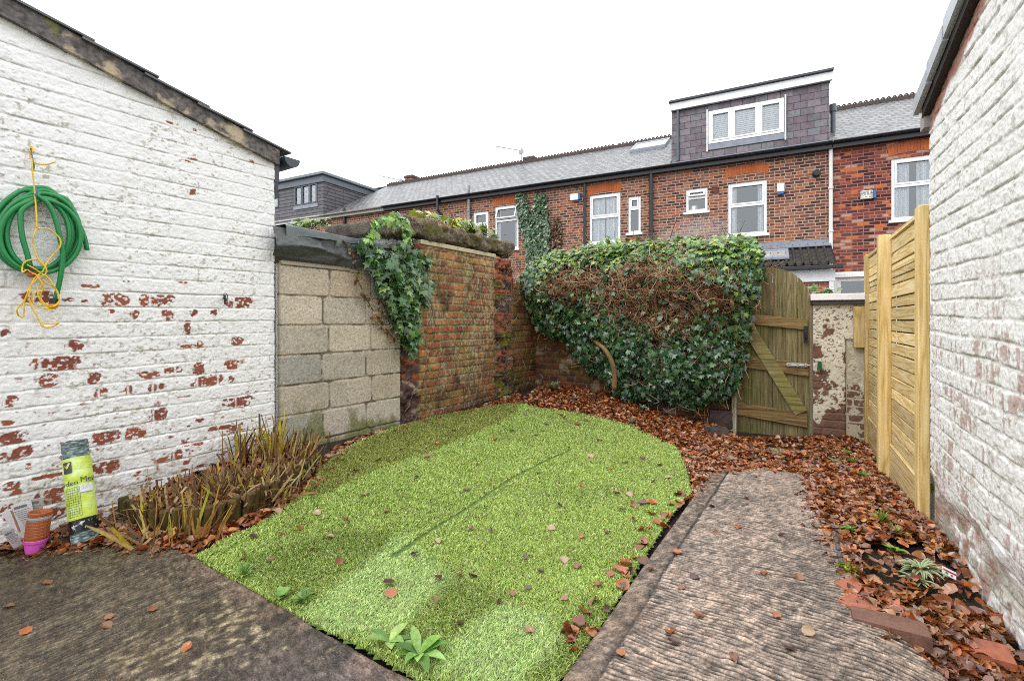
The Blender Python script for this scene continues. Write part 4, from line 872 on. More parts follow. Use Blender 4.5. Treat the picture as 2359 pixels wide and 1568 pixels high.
g = MB(); g._add([(ska0 + .06, y0_ + .06, onr(y0_ + .06) + .03), (ska1 - .06, y0_ + .06, onr(y0_ + .06) + .03), (ska1 - .06, y1_ - .06, onr(y1_ - .06) + .03), (ska0 + .06, y1_ - .06, onr(y1_ - .06) + .03)], [(0, 1, 2, 3)]); gm = Mat('skylight_glass', .03); gm.color((.34, .35, .33)); gm.b.inputs['Coat Weight'].default_value = 1.; g.build('pane', gm.m, rw, FF)
# ---- middle houses
h, a0, a1 = house(1346, 1500, 'brick house between two black downpipes with net curtained sash window and roof light', M_fac)
W1 = wrect(1358, 1429, 451, 562); W2 = wrect(1447, 1476, 454, 538)
b = MB(); wallholes(b, a0, a1, Z0, ZE, [W1, W2]); b.build('wall', M_fac, h, FF)
window(h, *W1, trans=.53, curtain=.98); lintel(h, 1354, 1431, 432, 451, 14); window(h, *W2, trans=.66, curtain=0)
r = roofpart(h, a0, a1); gutter(h, a0, a1); pipe(h, 1347, 424, 640, .045)
def roofz(y): return ZE + .02 + (ZR - ZE - .02) * y / YR
sk = MB(); p0, p1 = fa(1452, 738, 2.6)[0], fa(1541, 738, 2.9)[0]; y0_, y1_ = 2.5, 3.55
def slab_on(mb, x0, x1, y0, y1, t0, t1): mb._add([(x0, y0, roofz(y0) + t0), (x1, y0, roofz(y0) + t0), (x1, y1, roofz(y1) + t0), (x0, y1, roofz(y1) + t0), (x0, y0, roofz(y0) + t1), (x1, y0, roofz(y0) + t1), (x1, y1, roofz(y1) + t1), (x0, y1, roofz(y1) + t1)], [(0, 3, 2, 1), (4, 5, 6, 7), (0, 1, 5, 4), (1, 2, 6, 5), (2, 3, 7, 6), (3, 0, 4, 7)])
hx = fa(1500)[0]; p1 = min(p1, hx - .02)
for q in ((p0, p0 + .08, y0_, y1_), (p1 - .08, p1, y0_, y1_), (p0 + .08, p1 - .08, y0_, y0_ + .1), (p0 + .08, p1 - .08, y1_ - .1, y1_)): slab_on(sk, *q, 0., .12)
rl = sk.build('roof_light', plain('grey_cladding', (.22, .25, .30), .4), r, FF); g = MB(); slab_on(g, p0 + .08, p1 - .08, y0_ + .1, y1_ - .1, .05, .09); 
gm2 = Mat('roof_glass', .05); gm2.color((.55, .62, .62)); g.material = None; g.build('pane', gm2.m, r, FF)
h, a0, a1 = house(1022, 1346, 'brick house with ivy climbing beside its open topped white window', M_fac)
W1 = wrect(1140, 1194, 477, 576); W2 = wrect(1090, 1125, 490, 556)
b = MB(); wallholes(b, a0, a1, Z0, ZE, [W1, W2]); b.build('wall', M_fac_p, h, FF)
window(h, *W1, trans=.66, curtain=.35, lightopen=True); lintel(h, 1136, 1195, 460, 477, 13); window(h, *W2, trans=.55, curtain=0)
roofpart(h, a0, a1); gutter(h, a0, a1); pipe(h, 1080, 428, 560, .05, noisy('patchy_pipe', (.03, .05, .055), (.30, .33, .33), 9, .5), -.10); pipe(h, 1020, 452, 530, .05, None, -.08, kink=.75)
h, a0, a1 = house(748, 1022, 'far brick house with white fascia and pale gutter beneath a plain slate roof', M_fac)
b = MB(); wallholes(b, a0, a1, Z0, ZE, []); b.build('wall', M_fac, h, FF)
roofpart(h, a0, a1); gutter(h, fa(890)[0], a1); gutter(h, a0, fa(890)[0], mat=plain('pale_gutter', (.45, .43, .38), .5)); pipe(h, 793, 480, 530, .06)
# ---- far house with the big grey dormer
h, a0, a1 = house(470, 748, 'far house with a wide grey shingled dormer and dark framed windows', M_fac)
b = MB(); wallholes(b, a0, a1, Z0, ZE, []); b.build('wall', M_fac, h, FF)
DY = .15; db1, dzt = fa(745, 402, DY); db0 = fa(470, 738, DY)[0]; roofpart(h, a0, a1, cut=DY + .02); gutter(h, a0, a1, mat=M_upvc)
X1 = wrect(679, 731, 430, 476, DY); X2 = wrect(606, 642, 437, 484, DY)
dm = MB(); wallholes(dm, db0, db1, ZE - .02, dzt, [X1, X2], DY, .06); dm._add([(db1, DY, ZE), (db1, DY, dzt), (db1, YR + .3, dzt), (db1, YR + .3, ZE)], [(3, 2, 1, 0)])
dorm = dm.build('dormer', M_shingle, h, FF)
window(dorm, *X1, y=DY - .05, fr=.055, bead=.025, mull=(.34, .68), mat=M_upvcgrey, curtain=0, sill=False, blind=True); window(dorm, *X2, y=DY - .05, fr=.055, mat=M_upvcgrey, curtain=0, sill=False, blind=True)
b = MB(); b.box(X1[0] - .05, X1[1] + .05, DY - .03, DY - .006, X1[2] - .16, X1[2] - .01); b.build('lead_apron', M_lead, dorm, FF)
b = MB(); b.bev(db0, db1 + .05, DY - .06, DY - .003, dzt - .32, dzt - .02, .006); b.bev(db1 + .003, db1 + .05, DY + .0, YR + .3, dzt - .30, dzt - .03, .006); b.build('fascia', plain('slate_fascia', (.13, .15, .18), .5), dorm, FF)
b = MB(); b.bev(db0, db1 + .16, DY - .18, YR + .4, dzt - .018, dzt + .10, .01); b.build('flat_roof', plain('lead_roof', (.17, .20, .23), .35), dorm, FF)
b = MB(); x_, z_ = fa(703, 404, 2.2); b.tube([(x_ - 1.2, 2.2, dzt + .1), (x_ - 1.2, 2.2, dzt + .35)], .10, 10); b.tube([(x_ - 1.2, 2.2, dzt + .33), (x_ - 1.2, 2.2, dzt + .40)], .15, 10); b.build('roof_vent', M_upvcgrey, dorm, FF)
b = MB(); x_, z_ = fa(791, 492, -.3); 
# party-line verge between far dormer and its neighbour
b.box(a1 - .03, a1 + .03, DY + .1, 3.4, ZE, ZE + .02); b.build('party_flashing', M_lead, h, FF)
# ---- things on the terrace
def alarm(u0, u1, v0, v1, label, blue='R', text=False):
    a0, z1 = fa(u0, v0, -.09); a1 = fa(u1, 738, -.09)[0]; z0 = fz_(u0, v1, -.09); o = E('alarm_box', label, 'alarm box', FF @ Matrix.Translation((a0, 0, z0)), 'alarm boxes on the terrace'); b = MB(); w_ = (a1 - a0)
    if blue == 'B': b.bev(a0, a1, -.09, -.003, z0 + .07, z1, .01); b.build('housing', M_upvc, o, FF); b = MB(); b.bev(a0 + .01, a1 - .01, -.085, -.003, z0, z0 + .068, .01)
    else: b.bev(a0, a1 - .07, -.09, -.003, z0, z1, .01); b.build('housing', plain('cream_plastic', (.74, .73, .66), .5) if text else M_upvc, o, FF); b = MB(); b.bev(a1 - .068, a1, -.085, -.003, z0, z1, .01)
    b.build('blue_lens', plain('blue_lens', (.01, .14, .38), .3), o, FF)
    if text:
        for s, zz, sz in (('SAFE &', .66, .078), ('SOUND', .40, .078), ('0161 881 8888', .14, .043)):
            me = textmesh(s, sz); V = np.array([v.co for v in me.vertices]); cx = (V[:, 0].max() + V[:, 0].min()) / 2
            V2 = np.stack([a0 + (w_ - .07) / 2 + (V[:, 0] - cx), np.full(len(V), -.0925), z0 + (z1 - z0) * zz + V[:, 1]], -1); fm('lettering', V2, [tuple(p.vertices) for p in me.polygons], M_blackpl, o, FF)
def textmesh(s, size):
    c = bpy.data.curves.new('text', 'FONT'); c.body = s; c.size = size; c.resolution_u = 3; o = bpy.data.objects.new('text', c); COL.objects.link(o)
    bpy.context.view_layer.update(); me = bpy.data.meshes.new_from_object(o.evaluated_get(bpy.context.evaluated_depsgraph_get())); bpy.data.objects.remove(o); return me
alarm(1313, 1336, 447, 462, 'small white alarm box with a blue end left of the thin black downpipe')
alarm(1790, 1807, 423, 448, 'upright white alarm box with blue base right of the curtained sash window', 'B')
alarm(1983, 2019, 440, 459, 'cream alarm box lettered SAFE & SOUND on the dark red wall', 'R', True)
def aerial(u, v0, v1, dirx, label, y=YR):
    a, zt = fa(u, v0, y); zb = ZR - .05; o = E('tv_aerial', label, 'aerial', FF @ Matrix.Translation((a, y, zb)), 'aerials on the terrace ridge'); b = MB(); b.tube([(a, y, zb), (a, y, zt)], .022, 6); b.build('mast', M_greypl, o, FF)
    b = MB(); L = 1.35; b.tube([(a, y, zt - .12), (a - L * dirx, y - .2, zt + .22)], .016, 5)
    for k in range(12): t = .12 + .85 * k / 11; px, py, pz = a - L * dirx * t, y - .2 * t, zt - .12 + .34 * t; b.tube([(px, py - .16, pz), (px, py + .16, pz)], .008, 4)
    b.box(a - .10, a + .10, y - .03, y + .03, zt - .25, zt - .08); b.build('antenna', M_greypl, o, FF)
aerial(1201, 341, 376, .9, 'tall television aerial on the ridge of the ivy clad house'); aerial(923, 410, 425, .9, 'short television aerial on the ridge nearest the grey dormer')
def stack(u, v0, label):
    a, zt = fa(u, v0, YR + 1.2); o = E('chimney', label, 'chimney', FF @ Matrix.Translation((a, YR + 1.2, ZR - .6)), 'chimneys beyond the ridge'); b = MB(); b.box(a - .24, a + .24, YR + 1.0, YR + 1.5, ZR - 1.2, zt - .06); b.build('brick_stack', M_facr, o, FF); b = MB(); b.bev(a - .28, a + .28, YR + .96, YR + 1.54, zt - .06, zt + .06); b.build('cap', M_terra, o, FF)
stack(947, 409, 'little brick chimney beyond the ridge beside the short aerial'); stack(1222, 367, 'low brick chimney just right of the tall aerial')
# ---- wall ivy on the terrace
def ivy_t(cls=0):
    """five lobed leaf, tip along +y"""
    P = [(0, 0, 0), (.24, -.12, .02), (.50, .10, -.05), (.30, .30, .02), (.42, .62, -.06), (.17, .62, .0), (0, 1., -.10), (-.17, .62, .0), (-.42, .62, -.06), (-.30, .30, .02), (-.50, .10, -.05), (-.24, -.12, .02), (0, .35, .07)]
    return np.array(P, float), np.array([(12, i, (i + 1) % 12) for i in range(12)])
def ivy_s():
    P = [(0, -.05, 0), (.42, .15, -.04), (.34, .60, -.05), (0, 1., -.08), (-.34, .60, -.05), (-.42, .15, -.04), (0, .35, .06)]
    return np.array(P, float), np.array([(6, i, (i + 1) % 6) for i in range(6)])
IVT, IVF = ivy_t(); IST, ISF = ivy_s()
def rot(n): a = rng.normal(size=(n, 3)); return a
wi = E('wall_ivy', 'dark ivy column climbing the far terrace wall between two upstairs windows', 'ivy', FF @ Matrix.Translation((fa(1228)[0], 0, Z0)))
polys = [[(1192, 448), (1210, 446), (1222, 500), (1240, 560), (1262, 610), (1215, 615), (1212, 560), (1196, 500)], [(1236, 446), (1256, 444), (1268, 530), (1262, 620), (1218, 620), (1222, 520)]]
pts = np.vstack([sample_poly(p, 2300) for p in polys]); q = np.array([fa(u, v, -.03) for u, v in pts]); n = len(q)
pos = np.stack([q[:, 0], -.02 - .12 * rng.random(n), q[:, 1]], -1); nr = np.array([0, -1., .25]) + .45 * rot(n); tp = np.array([0, -.3, -1.]) + .4 * rot(n)
V, F, C = scatter(IST, ISF, pos, nr, tp, .075 + .06 * rng.random(n), pick([(.08, .15, .075), (.12, .20, .10), (.05, .10, .05), (.17, .25, .14)], n)); fm('foliage', V, F, M_ivy, wi, FF, col=C)
b = MB(); 
for (u0, u1) in ((1226, 1200), (1240, 1246), (1230, 1258)): b.tube([(fa(u0)[0], -.02, fz_(u0, 620)), (fa((u0 + u1) / 2)[0], -.025, fz_(u0, 530)), (fa(u1)[0], -.02, fz_(u1, 455))], .018, 5)
b.build('stems', M_grey, wi, FF)
wd = E('dead_creeper', 'brown withered creeper beside the ivy on the far brick wall', 'creeper', FF @ Matrix.Translation((fa(1282)[0], 0, Z0)))
pts = sample_poly([(1277, 500), (1288, 498), (1296, 545), (1292, 575), (1272, 575), (1274, 540)], 420); q = np.array([fa(u, v, -.03) for u, v in pts]); n = len(q)
pos = np.stack([q[:, 0], -.01 - .06 * rng.random(n), q[:, 1]], -1); V, F, C = scatter(IST, ISF, pos, np.array([0, -1., .2]) + .6 * rot(n), np.array([0, 0, -1.]) + .6 * rot(n), .05 + .05 * rng.random(n), pick([(.14, .07, .03), (.09, .045, .02), (.2, .11, .05)], n)); fm('dead_leaves', V, F, M_dead, wd, FF, col=C)
# ================================================================== turf
TPD = [(448,1292),(560,1362),(700,1440),(850,1512),(960,1580),(1160,1720),(1302,1568),(1362,1480),(1420,1395),(1480,1295),(1545,1195),(1592,1142),(1582,1095),(1566,1050),(1548,1022),(1500,998),(1440,978),(1340,955),(1250,945),(1200,932),(1130,940),(1000,963),(900,992),(800,1036),(752,1075),(700,1140),(605,1212),(520,1250)]
TP = [tuple(G(u, v)[:2]) for u, v in TPD]
tp = np.array(TP); lo, hi = tp.min(0), tp.max(0)
tb = E('turf', 'green artificial lawn with paler and darker strips and a seam down the middle', 'artificial lawn', Matrix.Translation(G(1000, 1200)))
gx = np.arange(lo[0] - .05, hi[0] + .05, .025); gy = np.arange(lo[1] - .05, hi[1] + .05, .025); XX, YY = np.meshgrid(gx, gy, indexing='ij')
ok = inpoly(XX, YY, TP) | (edist(XX.ravel(), YY.ravel(), TP).reshape(XX.shape) < .02)
und = .02 * (fbm(XX * 2, YY * 2, 201) - .5); ZZ = gz(XX, YY) + .016 + und
F = gridfaces(len(gx), len(gy)); okf = ok.ravel()[F].all(1); F = F[okf]
use = np.unique(F); mp = -np.ones(XX.size, int); mp[use] = np.arange(len(use)); V = np.stack([XX.ravel(), YY.ravel(), ZZ.ravel()], -1)[use]
m = Mat('turf_backing', .8); m.color(m.ramp(m.noise(60, 4), [(.3, (.05, .085, .015)), (.7, (.11, .18, .035))])); fm('backing', V, mp[F], m.m, tb, smooth=True)
# blades: density falls with distance
def gpoly(P): return [tuple(G(u, v)[:2]) for u, v in P]
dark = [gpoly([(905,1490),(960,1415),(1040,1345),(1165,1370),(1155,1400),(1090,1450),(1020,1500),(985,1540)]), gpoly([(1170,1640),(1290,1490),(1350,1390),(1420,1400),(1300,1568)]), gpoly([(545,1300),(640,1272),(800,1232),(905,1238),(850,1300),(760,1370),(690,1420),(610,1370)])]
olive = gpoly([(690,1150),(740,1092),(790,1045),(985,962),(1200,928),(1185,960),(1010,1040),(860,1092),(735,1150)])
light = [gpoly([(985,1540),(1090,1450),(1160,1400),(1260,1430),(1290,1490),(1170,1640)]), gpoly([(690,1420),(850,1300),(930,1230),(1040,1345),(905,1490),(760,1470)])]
NB = 330000; c = np.zeros((0, 2))
while len(c) < NB:
    p = lo + (hi - lo) * rng.random((NB, 2)); p = p[inpoly(p[:, 0], p[:, 1], TP)]
    D = np.hypot(p[:, 0], p[:, 1]); p = p[rng.random(len(p)) < np.clip((1.9 / D) ** 1.6, 0, 1)]; c = np.vstack([c, p])
c = c[:NB]; D = np.hypot(c[:, 0], c[:, 1])
seamA = [G(905, 1290), G(1075, 1180), G(1170, 1115), G(1312, 1042)]; sd = np.full(NB, 9.)
for a, b_ in zip(seamA[:-1], seamA[1:]): sd = np.minimum(sd, edist(c[:, 0], c[:, 1], [a[:2], b_[:2]]))
sw = .012 + .006 * vn(c[:, 0] * 6, c[:, 1] * 6, 5); keep = sd > sw; c = c[keep]; D = D[keep]; n = len(c)
dn = fbm(c[:, 0] * 7, c[:, 1] * 7, 210, 4) - .5
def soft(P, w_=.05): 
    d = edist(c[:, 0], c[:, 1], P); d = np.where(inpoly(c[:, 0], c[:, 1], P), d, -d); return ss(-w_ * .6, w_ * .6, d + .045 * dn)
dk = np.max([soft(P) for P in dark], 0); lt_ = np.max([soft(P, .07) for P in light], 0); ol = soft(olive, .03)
s_, t_ = st(c[:, 0], c[:, 1]); lean = np.stack([np.full(n, .0), np.full(n, 0.)], -1)
ax = np.array(GA); lean = ax * (.55 - .8 * dk + .5 * lt_)[:, None] + .75 * rng.normal(size=(n, 2)) + .35 * np.stack([fbm(c[:, 0] * 14, c[:, 1] * 14, 212) - .5, fbm(c[:, 0] * 14, c[:, 1] * 14, 213) - .5], -1) * 2
L = (.010 + .008 * rng.random(n)) * (1 + .1 * D); W = .0013 + .0006 * D
base = np.stack([c[:, 0], c[:, 1], gz(c[:, 0], c[:, 1]) + .014 + .02 * (fbm(c[:, 0] * 2, c[:, 1] * 2, 201) - .5)], -1)
d1 = np.concatenate([lean * .35, np.ones((n, 1))], 1); d1 /= np.linalg.norm(d1, axis=1, keepdims=True); d2 = np.concatenate([lean * 1.1, np.full((n, 1), .42)], 1); d2 /= np.linalg.norm(d2, axis=1, keepdims=True)
ang = rng.random(n) * 6.283; sdv = np.stack([np.cos(ang), np.sin(ang), 0 * ang], -1) * W[:, None]
m1 = base + d1 * (L * .55)[:, None]; tpv = m1 + d2 * (L * .55)[:, None]
V = np.stack([base - sdv, base + sdv, m1 - sdv * .9, m1 + sdv * .9, tpv], 1).reshape(-1, 3)
F = (np.array([[0, 1, 2], [1, 3, 2], [2, 3, 4]])[None] + (np.arange(n) * 5)[:, None, None]).reshape(-1, 3)
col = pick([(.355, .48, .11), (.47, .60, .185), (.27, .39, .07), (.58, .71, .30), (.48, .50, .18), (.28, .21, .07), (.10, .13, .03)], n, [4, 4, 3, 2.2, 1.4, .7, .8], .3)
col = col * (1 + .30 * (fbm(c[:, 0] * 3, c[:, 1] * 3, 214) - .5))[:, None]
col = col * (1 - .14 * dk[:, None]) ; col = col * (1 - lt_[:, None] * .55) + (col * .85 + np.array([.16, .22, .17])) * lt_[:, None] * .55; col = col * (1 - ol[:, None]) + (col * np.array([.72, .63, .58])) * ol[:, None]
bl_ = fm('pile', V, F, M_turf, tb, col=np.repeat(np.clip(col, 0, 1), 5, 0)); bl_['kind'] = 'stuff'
# ================================================================== fallen leaves
def leafT(n, curl=1.):
    y = np.array([0, .2, .45, .7, .9, 1.]); w_ = np.array([.03, .30, .40, .32, .14, .0]); k = []
    P = np.zeros((n, 18, 3)); c1 = rng.normal(size=n) * .7 * curl; c2 = rng.normal(size=n) * .55 * curl; tw = rng.normal(size=n) * .5 * curl; wd = .8 + .5 * rng.random(n); fold = (.1 + .5 * rng.random(n)) * curl
    for i in range(6):
        for j, sx in enumerate((-1, 0, 1)):
            jit = 1 + .25 * (rng.random(n) - .5); x = sx * w_[i] * wd * jit; P[:, i * 3 + j, 0] = x; P[:, i * 3 + j, 1] = y[i] - .5
            P[:, i * 3 + j, 2] = c1 * x * x + c2 * (y[i] - .5) ** 2 + tw * x * (y[i] - .5) + fold * abs(x) + .07 * curl * rng.normal(size=n)
    F = np.array([(i * 3 + j, i * 3 + j + 1, i * 3 + j + 4, i * 3 + j + 3) for i in range(5) for j in range(2)])
    return P, F
LPAL = [(.33, .095, .024), (.24, .065, .020), (.14, .040, .014), (.40, .145, .04), (.46, .21, .08), (.19, .07, .03), (.075, .026, .014), (.42, .10, .018), (.34, .165, .09), (.42, .26, .17)]
LPAL = [tuple(.88 * c + .12 * d for c, d in zip(q, (.20, .11, .06))) for q in LPAL]
LW = [4, 4, 3, 3, 1.5, 2, 2.4, 1.5, 1.5, .6]
def litter(name, label, polyD, dens, size=.055, hump=.035, world=False, dz=.006, holes=(), pal=LPAL, w=LW, zf=None, fade=.10):
    P = polyD if world else gpoly(polyD); n = int(area(P) * dens); p = sample_poly(P, n)
    e = edist(p[:, 0], p[:, 1], P); kp = rng.random(n) < ss(-.05, fade, e + .12 * (fbm(p[:, 0] * 6, p[:, 1] * 6, 220) - .45))
    for (H, pr) in holes:
        Hh = gpoly(H); kp &= ~(inpoly(p[:, 0], p[:, 1], Hh) & (rng.random(n) < pr))
    p = p[kp]; e = e[kp]; n = len(p); z = (gz(p[:, 0], p[:, 1]) if zf is None else zf(p[:, 0], p[:, 1])) + dz + hump * ss(0, .2, e) * rng.random(n) * (.4 + fbm(p[:, 0] * 4, p[:, 1] * 4, 221))
    T_, F_ = leafT(n, .85); pos = np.stack([p[:, 0], p[:, 1], z], -1); nr = np.stack([.38 * rng.normal(size=n), .38 * rng.normal(size=n), np.ones(n)], -1); a = rng.random(n) * 6.283
    V, F, C = scatter(T_, F_, pos, nr, np.stack([np.cos(a), np.sin(a), .1 * rng.normal(size=n)], -1), size * (.65 + .7 * rng.random(n)), pick(pal, n, w, .3))
    o = fm(name, V, F, M_dead, None, smooth=True, col=C, base=Vector((p[:, 0].mean(), p[:, 1].mean(), 0))); tag(o, label, 'leaf litter', 'leaf litter', 'stuff'); return o
def gp_s(s0, s1, t0, t1): return [xy(s0, t0), xy(s1, t0), xy(s1, t1), xy(s0, t1)]
litter('leaf_litter', 'drift of wet brown leaves between the lawn, the ivy and the garden gate', [(985,985),(1100,955),(1200,925),(1245,888),(1300,886),(1400,905),(1500,945),(1600,966),(1660,975),(1705,1010),(1870,1008),(1990,1000),(2008,1050),(1865,1140),(1830,1108),(1790,1118),(1745,1100),(1705,1122),(1668,1108),(1640,1150),(1600,1175),(1562,1040),(1450,988),(1345,962),(1250,950),(1200,940),(1060,965)], 4200, .044, .05, holes=[([(1750,1015),(1850,1012),(1860,1050),(1780,1062)], .93), ([(1290,884),(1400,900),(1560,955),(1650,972),(1640,985),(1500,955),(1380,920)], .8)])
litter('leaf_litter', 'brown wet leaves over the narrow bed between the path and the new fence', [(1880,1005),(1995,1003),(2030,1085),(2125,1190),(2180,1240),(2268,1370),(2370,1545),(2430,1700),(2260,1640),(2130,1560),(2040,1525),(1960,1500),(1900,1430),(1870,1330),(1815,1210),(1800,1100)], 5400, .044, .04, holes=[([(1960,1262),(2110,1245),(2235,1330),(2280,1420),(2120,1390),(1990,1350)], .9), ([(2030,1140),(2110,1180),(2080,1200),(2010,1170)], .6), ([(2110,1400),(2200,1420),(2160,1450),(2060,1420)], .6), ([(1940,1190),(2070,1180),(2090,1250),(1960,1262)], .35), ([(1880,1040),(2010,1050),(2050,1120),(1920,1140)], .1)])
litter('leaf_litter', 'brown leaves heaped along the foot of the painted wall beside the pots', [(-120,1315),(-30,1318),(60,1312),(200,1297),(330,1302),(450,1298),(470,1275),(560,1235),(640,1205),(700,1150),(760,1112),(740,1080),(690,1105),(640,1160),(540,1200),(400,1222),(280,1200),(240,1175),(140,1210),(20,1250),(-120,1270)], 2300, .055, .05)
litter('leaf_litter', 'thin line of brown leaves between the lawn and the block wall', [(725,1075),(770,1032),(860,1000),(985,968),(1100,940),(1195,905),(1200,930),(1000,978),(905,1012),(800,1062),(760,1105)], 2600, .045, .02, fade=.02)
litter('leaf_litter', 'wet leaves gathered along the lawn edge beside the path', [(1290,1500),(1345,1405),(1420,1310),(1480,1230),(1560,1140),(1600,1150),(1545,1215),(1480,1310),(1420,1410),(1350,1510),(1315,1540)], 520, .05, .03, dz=.03)
# separate leaves: eight shapes, copied
protos = []
for k in range(10):
    T_, F_ = leafT(1, .8); me = fm('fallen_leaf', T_[0], F_, M_dead, None, smooth=True, col=np.repeat(pick(LPAL if k < 8 else [(.07, .03, .03), (.10, .05, .045)], 1, None, .2), 18, 0)); protos.append(me)
first = [True] * 10
def fleaf(x, y, dz, size, label, group, k=None):
    k = rng.integers(0, 10) if k is None else k
    o = protos[k] if first[k] else protos[k].copy()
    if not first[k]: COL.objects.link(o)
    first[k] = False; o.location = (x, y, float(gz(x, y)) + dz); o.scale = (size,) * 3; o.rotation_euler = (.25 * rng.normal(), .25 * rng.normal(), rng.random() * 6.28); tag(o, label, 'leaf', group)
sp = [(1010,1347,.06),(1060,1340,.04),(1090,1342,.05),(895,1360,.06),(1215,1372,.045),(1005,1400,.04),(955,1290,.06),(1130,1235,.05),(1075,1140,.05),(890,1190,.06),(795,1208,.05),(760,1250,.05),(648,1243,.05),(640,1190,.06),(730,1195,.05),(1290,1175,.06),(1270,1230,.05),(1340,1130,.05),(1450,1150,.07),(1480,1170,.08),(1500,1168,.08),(1460,1175,.07),(1420,1145,.06),(1245,1330,.05),(1180,1385,.045),(1150,1405,.04),(1330,1320,.05),(1300,1305,.05),(1405,1090,.05),(1235,1010,.06),(1180,1000,.07),(1140,1020,.06),(1330,985,.09),(1300,970,.10),(1290,962,.09),(1350,975,.08),(1260,985,.08),(1250,1000,.06),(1150,985,.07),(1210,965,.06),(1045,1000,.06),(1010,1030,.06),(985,1060,.06),(925,1045,.06),(870,1070,.06),(1100,1080,.05),(1360,1060,.06),(1440,1075,.06),(1380,1020,.07),(1310,1040,.06),(1480,1065,.05),(1520,1080,.06),(1505,1120,.06),(1540,1110,.06),(1240,1100,.05),(1170,1115,.05),(1430,1185,.06),(915,1470,.05),(1000,1500,.04),(900,1385,.06),(1220,1470,.06),(1300,1395,.05),(1010,1260,.04),(820,1095,.06),(755,1060,.06),(690,1230,.05),(585,1250,.06),(560,1300,.04),(625,1305,.04),(840,1150,.05),(960,1110,.05),(1085,1230,.05),(1190,1195,.05),(1400,1240,.05),(1340,1250,.05),(1460,1210,.06),(1500,1195,.06),(1120,1180,.04),(1210,1300,.04),(780,1310,.05),(720,1280,.05),(1060,1455,.05)]
for u, v, sz in sp:
    p = G(u, v); fleaf(p[0], p[1], .034, sz * (.62 + .3 * rng.random()), 'single brown leaf lying on the green artificial lawn', 'fallen leaves scattered over the lawn')
sp = [(20,1415),(350,1422),(252,1440),(60,1475),(430,1512),(110,1360),(245,1462)]
for u, v in sp:
    p = G(u, v); fleaf(p[0], p[1], .034, .03 + .018 * rng.random(), 'single brown leaf lying on the wet patio slab', 'fallen leaves scattered on the patio', int(rng.integers(0, 8)))
sp = [(1552,1505),(1430,1530),(1570,1375),(1545,1480),(1610,1440),(1690,1540),(1500,1330),(1560,1290),(1700,1230),(1650,1245),(1760,1340),(1720,1160),(1790,1440),(1640,1180),(1740,1110),(1860,1480),(1800,1250),(1600,1350),(1840,1350),(1820,1520)]
for u, v in sp:
    p = G(u, v); fleaf(p[0], p[1], .040, .03 + .02 * rng.random(), 'single brown leaf stuck to the ridged concrete path', 'fallen leaves scattered on the path')
T_, F_ = leafT(1, .5); p = G(1793, 1057); o = fm('fallen_leaf', T_[0] * .085, F_, M_dead, None, smooth=True, col=np.repeat(np.array([(.32, .48, .04)]), 18, 0)); o.location = (p[0], p[1], p[2] + .07); o.rotation_euler = (.2, .3, .6); tag(o, 'fresh lime green leaf lying on the brown litter before the gate', 'leaf')
# ================================================================== ivy hedge
HD = [(1190,640),(1215,612),(1240,596),(1269,578),(1330,568),(1389,560),(1495,556),(1601,549),(1690,544),(1738,546),(1752,575),(1757,632),(1745,680),(1722,706),(1722,745),(1722,800),(1700,868),(1688,908),(1650,925),(1600,940),(1530,925),(1470,910),(1440,925),(1395,885),(1352,850),(1322,815),(1296,785),(1238,758),(1208,712),(1190,675)]
HB = [(1270,640),(1320,625),(1400,622),(1460,604),(1520,596),(1600,618),(1660,640),(1700,690),(1680,720),(1640,735),(1580,760),(1520,780),(1460,745),(1420,725),(1380,690),(1340,680),(1300,700),(1262,690)]
HP = [hit(u, v, FG, -.28) for u, v in HD]; HBP = [hit(u, v, FG, -.33) for u, v in HB]; hp = np.array(HP); hlo, hhi = hp.min(0), hp.max(0)
def hdepth(x, z):
    d = edist(x, z, HP); top_ = ss(.9, 1.5, z)
    return .10 + (.30 + .10 * top_) * np.sqrt(np.clip(d / .42, 0, 1)) + .20 * (fbm(x * 4, z * 4, 230) - .5) + .13 * (fbm(x * 9, z * 9, 231) - .5)
hedge = E('ivy_hedge', 'large rounded mass of ivy over the back garden wall, bare brown twigs in its middle', 'ivy', FG @ Matrix.Translation((1.2, 0, -.05)))
gx = np.arange(hlo[0], hhi[0], .03); gzv = np.arange(hlo[1], hhi[1], .03); XX, ZZ = np.meshgrid(gx, gzv, indexing='ij'); ok = inpoly(XX, ZZ, HP) & (edist(XX.ravel(), ZZ.ravel(), HP).reshape(XX.shape) > .035)
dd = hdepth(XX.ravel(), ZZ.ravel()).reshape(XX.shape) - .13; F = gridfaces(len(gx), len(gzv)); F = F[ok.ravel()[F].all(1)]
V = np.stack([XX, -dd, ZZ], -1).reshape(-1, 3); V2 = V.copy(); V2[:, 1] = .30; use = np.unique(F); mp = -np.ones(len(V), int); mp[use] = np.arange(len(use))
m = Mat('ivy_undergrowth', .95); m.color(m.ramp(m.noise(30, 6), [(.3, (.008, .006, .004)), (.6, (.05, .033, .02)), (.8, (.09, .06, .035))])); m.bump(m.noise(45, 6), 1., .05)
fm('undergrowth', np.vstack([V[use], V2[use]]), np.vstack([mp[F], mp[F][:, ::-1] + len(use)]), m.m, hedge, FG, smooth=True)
n = 17000; p = sample_poly(HP, n); br_ = inpoly(p[:, 0], p[:, 1], HBP); bd = edist(p[:, 0], p[:, 1], HBP); bsf = np.where(br_, ss(-.03, .10, bd + .34 * (fbm(p[:, 0] * 6, p[:, 1] * 6, 232) - .52)), 0)
clump = fbm(p[:, 0] * 8, p[:, 1] * 8, 233); kp = (rng.random(n) < 1 - .90 * bsf) & (rng.random(n) < ss(.30, .48, clump) * .9 + .1)
p = p[kp]; n = len(p); topness = ss(1.62, 1.95, p[:, 1]); d = hdepth(p[:, 0], p[:, 1]); lay = rng.random(n) ** 2
